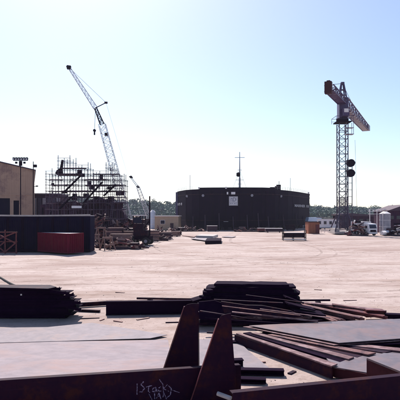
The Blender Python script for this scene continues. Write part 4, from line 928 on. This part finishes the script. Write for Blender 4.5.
pipe(AT(268, 300.6, 24.9), AT(330, 300.2, 25.6), .05, 'steeld', 'thin dark pipe sticking out right of the centre pile')
o = MB().box((0, 0, .25), (.25, .25, .5)).build('support_block', M['woodd']); D = 25.5; o.location = (X(318, D), D, 0); o.scale = (1, 1, (Z(300.3, D) - .05) / .5); tag(o, 'timber block under the thin pipe right of the centre pile', 'block')

# ------------------------------------------------------------------ foreground: centre pile
gc = 'dark steel plates in the centre pile'
def rough_plate(pts, z0, z1, m, label, jag=0, seed=1, group=None, tilt=(0, 0)):
    r = random.Random(seed); P = [G(px, py, z1) for px, py in pts]; Q = []
    for i, p in enumerate(P):
        q = P[(i + 1) % len(P)]; k = max(1, int((q - p).length / .5)) if jag else 1
        for j in range(k):
            v = p.lerp(q, j / k); 
            if j: v.x += r.uniform(-jag, jag); v.y += r.uniform(-jag, jag)
            Q.append(v)
    c = sum(Q, Vector()) / len(Q); c.z = z0
    o = MB().prism([(p.x - c.x, p.y - c.y) for p in Q], 0, z1 - z0).build('steel_plate', M[m]); o.location = c; o.rotation_euler = (tilt[0], tilt[1], 0)
    return tag(o, label, 'steel plate', group)
zs = 0.02
low = [  # (left px, right px, near py, far py)
    (196, 318, 326, 316), (200, 326, 325, 314), (197, 312, 323.5, 312), (203, 322, 322, 311), (199, 305, 320, 309), (201, 300, 318.5, 307)]
names6 = ['lowest', 'second lowest', 'third lowest', 'fourth lowest', 'fifth lowest', 'sixth lowest']
for i, (l, r_, n0, f0) in enumerate(low):
    th = .10 + .02 * (i % 2); D0 = 21.5 + .1 * i; D1 = 24.3
    z1 = zs + th; pyn = HY + (EYE - z1) * F / D0; pyf = HY + (EYE - z1) * F / D1
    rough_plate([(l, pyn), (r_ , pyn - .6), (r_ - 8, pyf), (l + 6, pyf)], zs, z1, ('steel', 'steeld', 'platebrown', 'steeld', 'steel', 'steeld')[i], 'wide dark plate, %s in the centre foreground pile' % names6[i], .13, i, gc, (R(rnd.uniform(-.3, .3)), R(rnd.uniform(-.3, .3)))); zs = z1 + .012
ups = [(198, 303), (203, 296), (200, 300), (206, 297), (204, 299), (209, 294), (206, 296), (214, 289)]
names8 = ['lowest', 'second', 'third', 'fourth', 'fifth', 'sixth', 'seventh', 'topmost']
for i, (l, r_) in enumerate(ups):
    th = .095 + .02 * (i % 3); D0 = 22.0 + .06 * i; D1 = 23.4; z1 = zs + th
    pyn = HY + (EYE - z1) * F / D0; pyf = HY + (EYE - z1) * F / D1
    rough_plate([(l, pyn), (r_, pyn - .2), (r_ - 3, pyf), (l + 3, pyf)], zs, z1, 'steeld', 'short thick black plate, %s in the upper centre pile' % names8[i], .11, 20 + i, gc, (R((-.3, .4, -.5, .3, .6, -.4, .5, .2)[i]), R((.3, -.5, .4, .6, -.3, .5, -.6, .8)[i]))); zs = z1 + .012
print('pile top', zs)
# leaning lit-edged plate across the pile's face
def slab3(pts, d, m, label, name='steel_plate', cat='steel plate', group=None, bevel=.004):
    c = sum((Vector(p) for p in pts), Vector()) / len(pts); o = MB().extr([Vector(p) - c for p in pts], d).build(name, M[m], bevel=bevel); o.location = c; return tag(o, label, cat, group)
slab3([AT(221, 301.5, 21.2), AT(246, 305.2, 21.0), AT(262, 305.6, 20.9), AT(291, 311, 20.6), AT(303, 317, 20.4), AT(276, 318.5, 20.5), AT(224, 313, 20.9)], (0, .05, .02), 'steel', 'large dark plate leaning on the face of the centre pile')
slab3([AT(199, 302, 21.4), AT(214, 300.5, 21.3), AT(228, 305, 21.1), AT(236, 316, 20.8), AT(224, 321, 20.7), AT(197, 319, 20.9)], (0, .05, .02), 'steeld', 'smaller dark plate leaning on the left of the centre pile')
for i, (a, b_, D_, w_, m_) in enumerate([((214, 299.5), (283, 303), 21.0, .07, 'steel'), ((222, 306), (300, 315.5), 20.5, .06, 'rustbar'), ((200, 311), (262, 320.5), 20.5, .09, 'steel'), ((232, 312), (318, 321.5), 20.2, .08, 'platebrown'), ((246, 295), (304, 302.5), 21.4, .06, 'steel'), ((205, 318), (290, 324), 20.3, .10, 'steeld'), ((260, 309), (330, 318), 20.3, .06, 'platebrown')]):
    A, B = AT(*a, D_), AT(*b_, D_ - .2); c = (A + B) / 2; o = MB().bar(A - c, B - c, w_ * 1.6, w_ * .5).build('flat_bar', M[m_]); o.location = c
    tag(o, '%s bar down from the top of those leaning across the centre pile' % ords[i], 'flat bar', 'bars leaning across the centre pile')
for i, (px, py, D_, L_, an) in enumerate([(196, 306, 21.6, 1.0, 10), (300, 306, 21.4, 1.3, -14), (293, 299, 22.0, .9, -20), (308, 312, 21.2, 1.5, -10), (199, 298, 22.2, .7, 15)]):
    o = MB().box((0, 0, 0), (L_, .5, .05)).build('offcut_plate', M['steeld']); o.location = AT(px, py, D_); o.rotation_euler = (.1, R(-an), .2); tag(o, ('jagged plate end jutting out low on the left of the centre pile', 'plate end jutting out of the right side of the centre pile', 'small plate end high on the right of the centre pile', 'plate end sloping down low on the right of the centre pile', 'small plate end high on the left of the centre pile')[i], 'offcut')
# serrated offcut ends at the upper left of the pile
for i, (px, py) in enumerate(((206, 292.5), (208.5, 290.5), (205, 297), (202, 301))):
    o = MB().box((0, 0, 0), (.3, .5, .12), rz=.3 * i).build('offcut', M['steeld']); o.location = AT(px, py, 22.1); tag(o, 'small jagged offcut at the upper left of the centre pile, %s' % ('middle left', 'highest', 'lower', 'lowest')[i] + ' one', 'offcut', 'offcuts on the centre pile')

# rusty fan of bars on the right of the pile
gr = 'rusty bars fanned out right of the centre pile'
fan = [((281, 303.5), (342, 319.5)), ((285, 303), (352, 317)), ((290, 302), (361, 317.5)), ((297, 302.5), (368, 314)), ((304, 302.5), (375, 313)), ((311, 303), (383, 310)), ((300, 306), (335, 321)), ((320, 304.5), (384, 316)), ((332, 304), (372, 310.5))]
lw = ['first', 'second', 'third', 'fourth', 'fifth', 'sixth', 'seventh', 'eighth', 'ninth']
for i, (a, b_) in enumerate(fan):
    zz = .42 + .07 * (i % 3); A, B = G(a[0], a[1], zz + .1), G(b_[0], b_[1], zz - .12); c = (A + B) / 2; w_ = .34 + .05 * (i % 2)
    t = MB().bar(A - c, B - c, w_, .03); t.bar(A - c + Vector((.1, -.16, -.06)), B - c + Vector((.1, -.16, -.06)), .03, .14)
    o = t.build('angle_bar', M[('rustbar', 'platebrown', 'rustbar', 'redrust_lit_edge')[i % 4]]); o.location = c
    tag(o, '%s rusty angle bar from the left in the fan right of the centre pile' % lw[i], 'angle bar', gr)
o = MB().prism([(-1.1, -.5), (1.3, -.6), (1.2, .6), (-1.0, .6)], 0, .34).build('steel_plate', M['steeld']); o.location = (*G(322, 320)[:2], 0); tag(o, 'dark packing plate under the rusty fan of bars', 'steel plate')
slab3([G(366, 317.5, .1), G(385, 317, .1), G(386, 311, .52), G(366.5, 310, .58)], (0, .3, 0), 'redrust_lit_edge', 'short red primed box section at the right end of the rusty fan', 'box_section', 'box section')
beam_i('steel_beam', 'dark steel beam beyond the rusty fan at the right edge', G(384, 321), G(430, 323), .36, .4, 'steeld')
beam_i('steel_beam', 'dark steel beam under the left end of the rusty bars', G(283, 318), G(345, 322), .3, .3, 'steeld')

# ------------------------------------------------------------------ foreground: big plates at right
loose_plate([(249, 325.4), (339, 342.8), (440, 335.6), (430, 317.5), (330, 321.5)], .48, .505, 'plateblue', 'large blue grey steel plate on top of the right stack', bevel=.003)
loose_plate([(243, 326.5), (334, 345.0), (445, 337.5), (420, 319), (320, 322)], .42, .445, 'platebrown', 'brown plate just below the large blue grey plate', bevel=.003)
for i, (px, py) in enumerate(((352, 341), (395, 338), (300, 331), (345, 324), (395, 322))):
    P = G(px, py, .4); o = MB().box((0, .15, .2), (.28, .9, .4)).build('bearer', M['woodd']); o.location = (P.x, P.y, .005); tag(o, 'timber bearer under the large right plates, %s' % ('near middle', 'near right', 'left', 'far middle', 'far right')[i], 'bearer', 'timber bearers under the right plates')
slab3([G(255, 329, .38), G(338, 346.5, .38), G(445, 341, .38), G(425, 322, .38)], (0, 0, -.05), 'steeld', 'dark plate third down in the right stack')
slab3([G(262, 332, .24), G(336, 351, .24), G(440, 346, .24), G(425, 326, .24)], (0, 0, -.03), 'steel', 'dark plate lowest under the large right plates')
# long lower plates and angles running toward the viewer
gs = 'long narrow plates running beside the right stack'
strips = [((236, 333.2), (239.5, 332.6), (337.5, 363.6), (331.5, 366), .40, 'platebrown'), ((243, 332.8), (250, 331.8), (347, 359.5), (340, 362.2), .33, 'steeld'), ((251, 332.8), (256, 332.2), (354, 356.8), (348.5, 359), .38, 'platebrown'), ((258, 333), (266, 332.3), (365, 354.5), (357, 357.2), .34, 'brackets'), ((267, 334.5), (272, 334), (376, 352.6), (368, 354.4), .40, 'rustbar'), ((276, 336), (286, 335.4), (398, 350), (383, 352.6), .36, 'steel'), ((288, 338), (294, 337.5), (412, 349), (400, 351), .39, 'platebrown')]
for i, (a, b_, c, d, zz, m) in enumerate(strips):
    loose_plate([a, b_, c, d], zz - .05, zz, m, '%s long narrow plate from the left beside the right stack' % ords[i], group=gs, bevel=.004)
loose_plate([(262, 336), (300, 334), (420, 346), (420, 362), (338, 367)], .22, .25, 'brackets', 'wide brown plate lying under the long narrow plates')
loose_plate([(322, 352.5), (366, 348), (420, 349.5), (415, 371), (366.5, 372.5), (333.5, 366.8)], .285, .33, 'plateblue', 'pale blue plate on the near right lower stack')
loose_plate([(320, 360.5), (332.5, 366.2), (367, 373), (420, 382), (420, 366), (340, 356)], .0, .27, 'brackets', 'deep plum box section under the pale blue plate at lower right')
loose_plate([(367, 357.8), (384, 352.8), (430, 356), (430, 383)], .80, .86, 'plateblue', 'pale plate edge on the raised box at the lower right corner')
t = slab3([G(366.6, 358.5, .80), G(405, 374.5, .80), G(405, 374.5, .80) + Vector((0, 0, -.78)), G(366.6, 358.5, .80) + Vector((0, 0, -.78))], (.12, .12, 0), 'maroon', 'red brown vertical plate edge at the lower right corner', bevel=0)
slab3([G(332.5, 367.2, .30), G(366.5, 374.2, .30), G(366.5, 374.2, .30) + Vector((0, 0, -.29)), G(332.5, 367.2, .30) + Vector((0, 0, -.29))], (.03, .08, 0), 'maroon', 'red brown plate end facing the viewer at lower right', bevel=0)
slab3([G(234.5, 334.6, .34), G(331.8, 368, .34), G(331.8, 368, .34) + Vector((0, 0, -.33)), G(234.5, 334.6, .34) + Vector((0, 0, -.33))], (.05, .03, 0), 'brackets', 'long plum plate on edge left of the narrow plates', bevel=0)

# ------------------------------------------------------------------ foreground: pale plates on the ground at left and centre
loose_plate([(-60, 345), (60, 341.5), (168, 339.6), (176, 386), (-80, 402)], .03, .055, 'platerust', 'large pale steel plate with rust bloom lying flat at lower left', bevel=.004)
loose_plate([(-60, 328.5), (48, 327), (92, 322.6), (167, 334.8), (150, 338.2), (62, 341.0), (-60, 344.4)], .02, .042, 'plate', 'lavender grey plate lying flat between the left stack and the large rust bloomed plate', bevel=.004)
loose_plate([(172, 339.8), (236, 338.5), (250, 352), (272, 370), (176, 374)], .02, .05, 'plate', 'pale plate lying flat between and behind the two upright brackets', bevel=.004)
for i, (a, b_, zz) in enumerate([((234, 373.5), (284, 374.5), .16), ((230, 381), (266, 382.5), .12), ((232, 368.5), (243, 368), .3), ((226, 343.5), (262, 345), .12)]):
    A, B = G(*a), G(*b_); beam_i('steel_bar', ('dark flat bar pointing right from behind the near bracket', 'lower dark flat bar right of the near bracket', 'short dark bar stub right of the near bracket', 'dark flat bar lying beyond the near bracket')[i], A, B, zz, .26, 'steeld', cat='steel bar')
# foreground beams
def deep_beam(name, label, pa, pb, h_, m, extra=None):
    pa, pb = Vector(pa), Vector(pb); d = pb - pa; L_ = d.length; t = thing(name, label, 'steel beam', (pa.x, pa.y, 0), math.atan2(d.y, d.x))
    w_ = MB().box((L_ / 2, .015, h_ / 2), (L_, .03, h_)).build('web', M[m], t, bevel=.004)
    MB().box((L_ / 2, .14, h_ - .035), (L_, .22, .02)).build('flange', M[m], t); MB().box((L_ / 2, .14, .012), (L_, .22, .02)).build('foot_flange', M[m], t)
    return t, L_
hb = .85
def onb(px, py, z): return G(px, py, z)
pa = G(-25, 382.2, hb); pb = G(241, 365.0, hb)
tb, Lb = deep_beam('steel_girder', 'deep dark plum girder with chalk writing along the bottom edge', pa, pb, hb, 'brackets')
for k in range(5): MB().box((.6 + k * 1.4, .09, hb / 2), (.02, .12, hb - .1)).build('stiffener', M['brackets'], tb)
hb2 = 1.0; pa2 = G(233, 393, hb2); pb2 = G(418, 374.2, hb2)
tb2, Lb2 = deep_beam('steel_girder', 'deep dark plum girder at the lower right corner', pa2, pb2, hb2, 'brackets')
# brackets
def bracket(label, pts, D, th, lean=0):
    P = [AT(px, py, D) for px, py in pts]; o = P[0].copy(); o.z = 0
    t = thing('upright_bracket', label, 'steel bracket', o, 0, 'tall tapered brackets by the chalked girder')
    MB().extr([p - o for p in P], (.0, th, 0)).build('web_plate', M['brackets'], t, bevel=.004)
    A, B = P[0] - o, P[1] - o                    # sloping edge from foot to top
    n = (B - A).normalized(); s = Vector((n.z, 0, -n.x)) * -.012
    MB().bar(A + s + Vector((0, .06, 0)), B + s + Vector((0, .06, 0)), .15, .02, up=(-n.z, 0, n.x)).build('lit_edge_flange', M['redrust_lit_edge'], t)  # light on the sloping edge painted in as a brighter red strip
    C_ = P[-1] - o; E = P[-2] - o
    MB().bar(C_ + Vector((.012, .06, 0)), E + Vector((.012, .06, 0)), .02, .14, up=(0, 1, 0)).build('rear_flange', M['brackets'], t)
    MB().box(((A.x + C_.x) / 2, .06, -.0 + .012), (abs(C_.x - A.x) + .1, .3, .02)).build('foot_plate', M['brackets'], t)
    return t
D1 = 14.3; D2 = 12.75
bracket('tapered plum bracket standing behind the chalked girder, the farther of two', [(159.2, HY + 5 * F / D1 - .4), (184.5, 307), (187, 304.6), (192, 303.5), (199, 303.8), (198.3, 312), (198.9, HY + 5 * F / D1 - .4)], D1, .025)
bracket('tapered plum bracket standing in front of the chalked girder, the nearer of two', [(190.6, HY + 5 * F / D2 - .4), (219, 319.5), (221.5, 315.5), (226, 314.2), (231, 313.2), (232, 330), (234.6, 365), (235.2, HY + 5 * F / D2 - .4)], D2, .025)
# chalk writing on the girder's web
def chalk():
    d = Vector((pb - pa)); ang = math.atan2(d.y, d.x); n2 = Vector((d.x, d.y, 0)).normalized(); nr = Vector((n2.y, -n2.x, 0))
    def on(px, py):      # photo point on the web's plane
        # ray: (x,y) = s*((px-200)/F,1)
        rx = (px - 200) / F; den = rx * nr.x + nr.y; s = (pa.x * nr.x + pa.y * nr.y) / den; return Vector((rx * s, s, EYE - (py - HY) / F * s))
    strokes = [[(137.2, 383.5), (137.0, 394.5)], [(143.5, 381.5), (141, 384.5), (144.5, 388), (142, 392), (139.5, 391.5)],      # I / S
        [(146, 387), (152, 385.5)], [(149, 384.5), (148.2, 391), (150, 392.5)],            # t
        [(156, 387), (152.8, 388.5), (152.6, 391.5), (155.3, 391.5), (156, 387.5), (157, 391.8)],   # a
        [(161, 386.5), (158.6, 388), (158.6, 391), (161.4, 391)],        # c
        [(159.4, 379.5), (163, 384.5), (163.5, 393)], [(167.5, 384.5), (163.5, 388.5), (169, 391.5)],   # k
        [(148.8, 393.8), (152, 399.5)], [(154.5, 392.5), (154.8, 399)], [(156.4, 398.5), (159, 392.8), (161, 399)], [(157.6, 396.3), (160.4, 396)], [(162.5, 399), (163.8, 392.6), (166.5, 399)],
        [(168.4, 385.5), (171.2, 388.5), (170.4, 395), (167, 397.5)], [(172, 390), (179.5, 392.5)]]
    r = random.Random(3)
    for s in strokes:
        m = MB(); pts = []
        for a, b_ in zip(s[:-1], s[1:]):
            for k in range(4): f = k / 4; pts.append((a[0] + (b_[0] - a[0]) * f + r.uniform(-.12, .12), a[1] + (b_[1] - a[1]) * f + r.uniform(-.1, .1)))
        pts.append(s[-1]); w_ = r.uniform(.008, .014)
        for a, b_ in zip(pts[:-1], pts[1:]):
            if r.random() < .06: continue
            A, B = on(*a) + nr * .004, on(*b_) + nr * .004; m.bar(A, B, w_ * r.uniform(.6, 1.2) * 2, .003, up=nr)
        me = m.build('chalk_stroke', M['chalk']); mw = Matrix.Rotation(-ang, 4, 'Z') @ Matrix.Translation(-Vector((pa.x, pa.y, 0)))
        me.data.transform(mw); me.parent = tb
chalk()

pipe(AT(217.5, 393.5, 12.25), AT(231, 398.5, 12.05), .055, 'conc', 'short pale pipe end poking out at the foot of the near bracket', 'pipe_end')
# dark hose curving in from the left
cv = [(-12, 271), (0, 277), (8, 282), (15, 285.5), (24, 287.8), (36, 289)]
m = MB(); P = [G(px, py, .05) for px, py in cv]; c = P[2].copy(); Q = []
for i in range(len(P) - 1):
    for k in range(5): Q.append(P[i].lerp(P[i + 1], k / 5))
Q.append(P[-1]); Q = [sum(Q[max(0, i - 2):i + 3], Vector()) / len(Q[max(0, i - 2):i + 3]) for i in range(len(Q))]
for a, b_ in zip(Q[:-1], Q[1:]): m.tube(a - c, b_ - c, .06, 8)
o = m.build('hose', M['tyre']); o.location = c; tag(o, 'dark hose curving over the yard behind the left stack', 'hose')

# ------------------------------------------------------------------ haze
HAZE = 0.00011
if HAZE:
    b = MB().box((0, 1000, 34), (3000, 2300, 72)); hz = b.build('haze', bpy.data.materials.new('haze_air'), kind='stuff')
    hm = hz.data.materials[0]; hm.use_nodes = True; t_ = hm.node_tree; t_.nodes.clear(); ou = t_.nodes.new('ShaderNodeOutputMaterial'); pv = t_.nodes.new('ShaderNodeVolumePrincipled')
    pv.inputs['Color'].default_value = (.80, .84, 1, 1); pv.inputs['Density'].default_value = HAZE; pv.inputs['Anisotropy'].default_value = .3; t_.links.new(pv.outputs[0], ou.inputs['Volume'])
    tag(hz, 'thin pale haze hanging over the whole yard', 'haze')
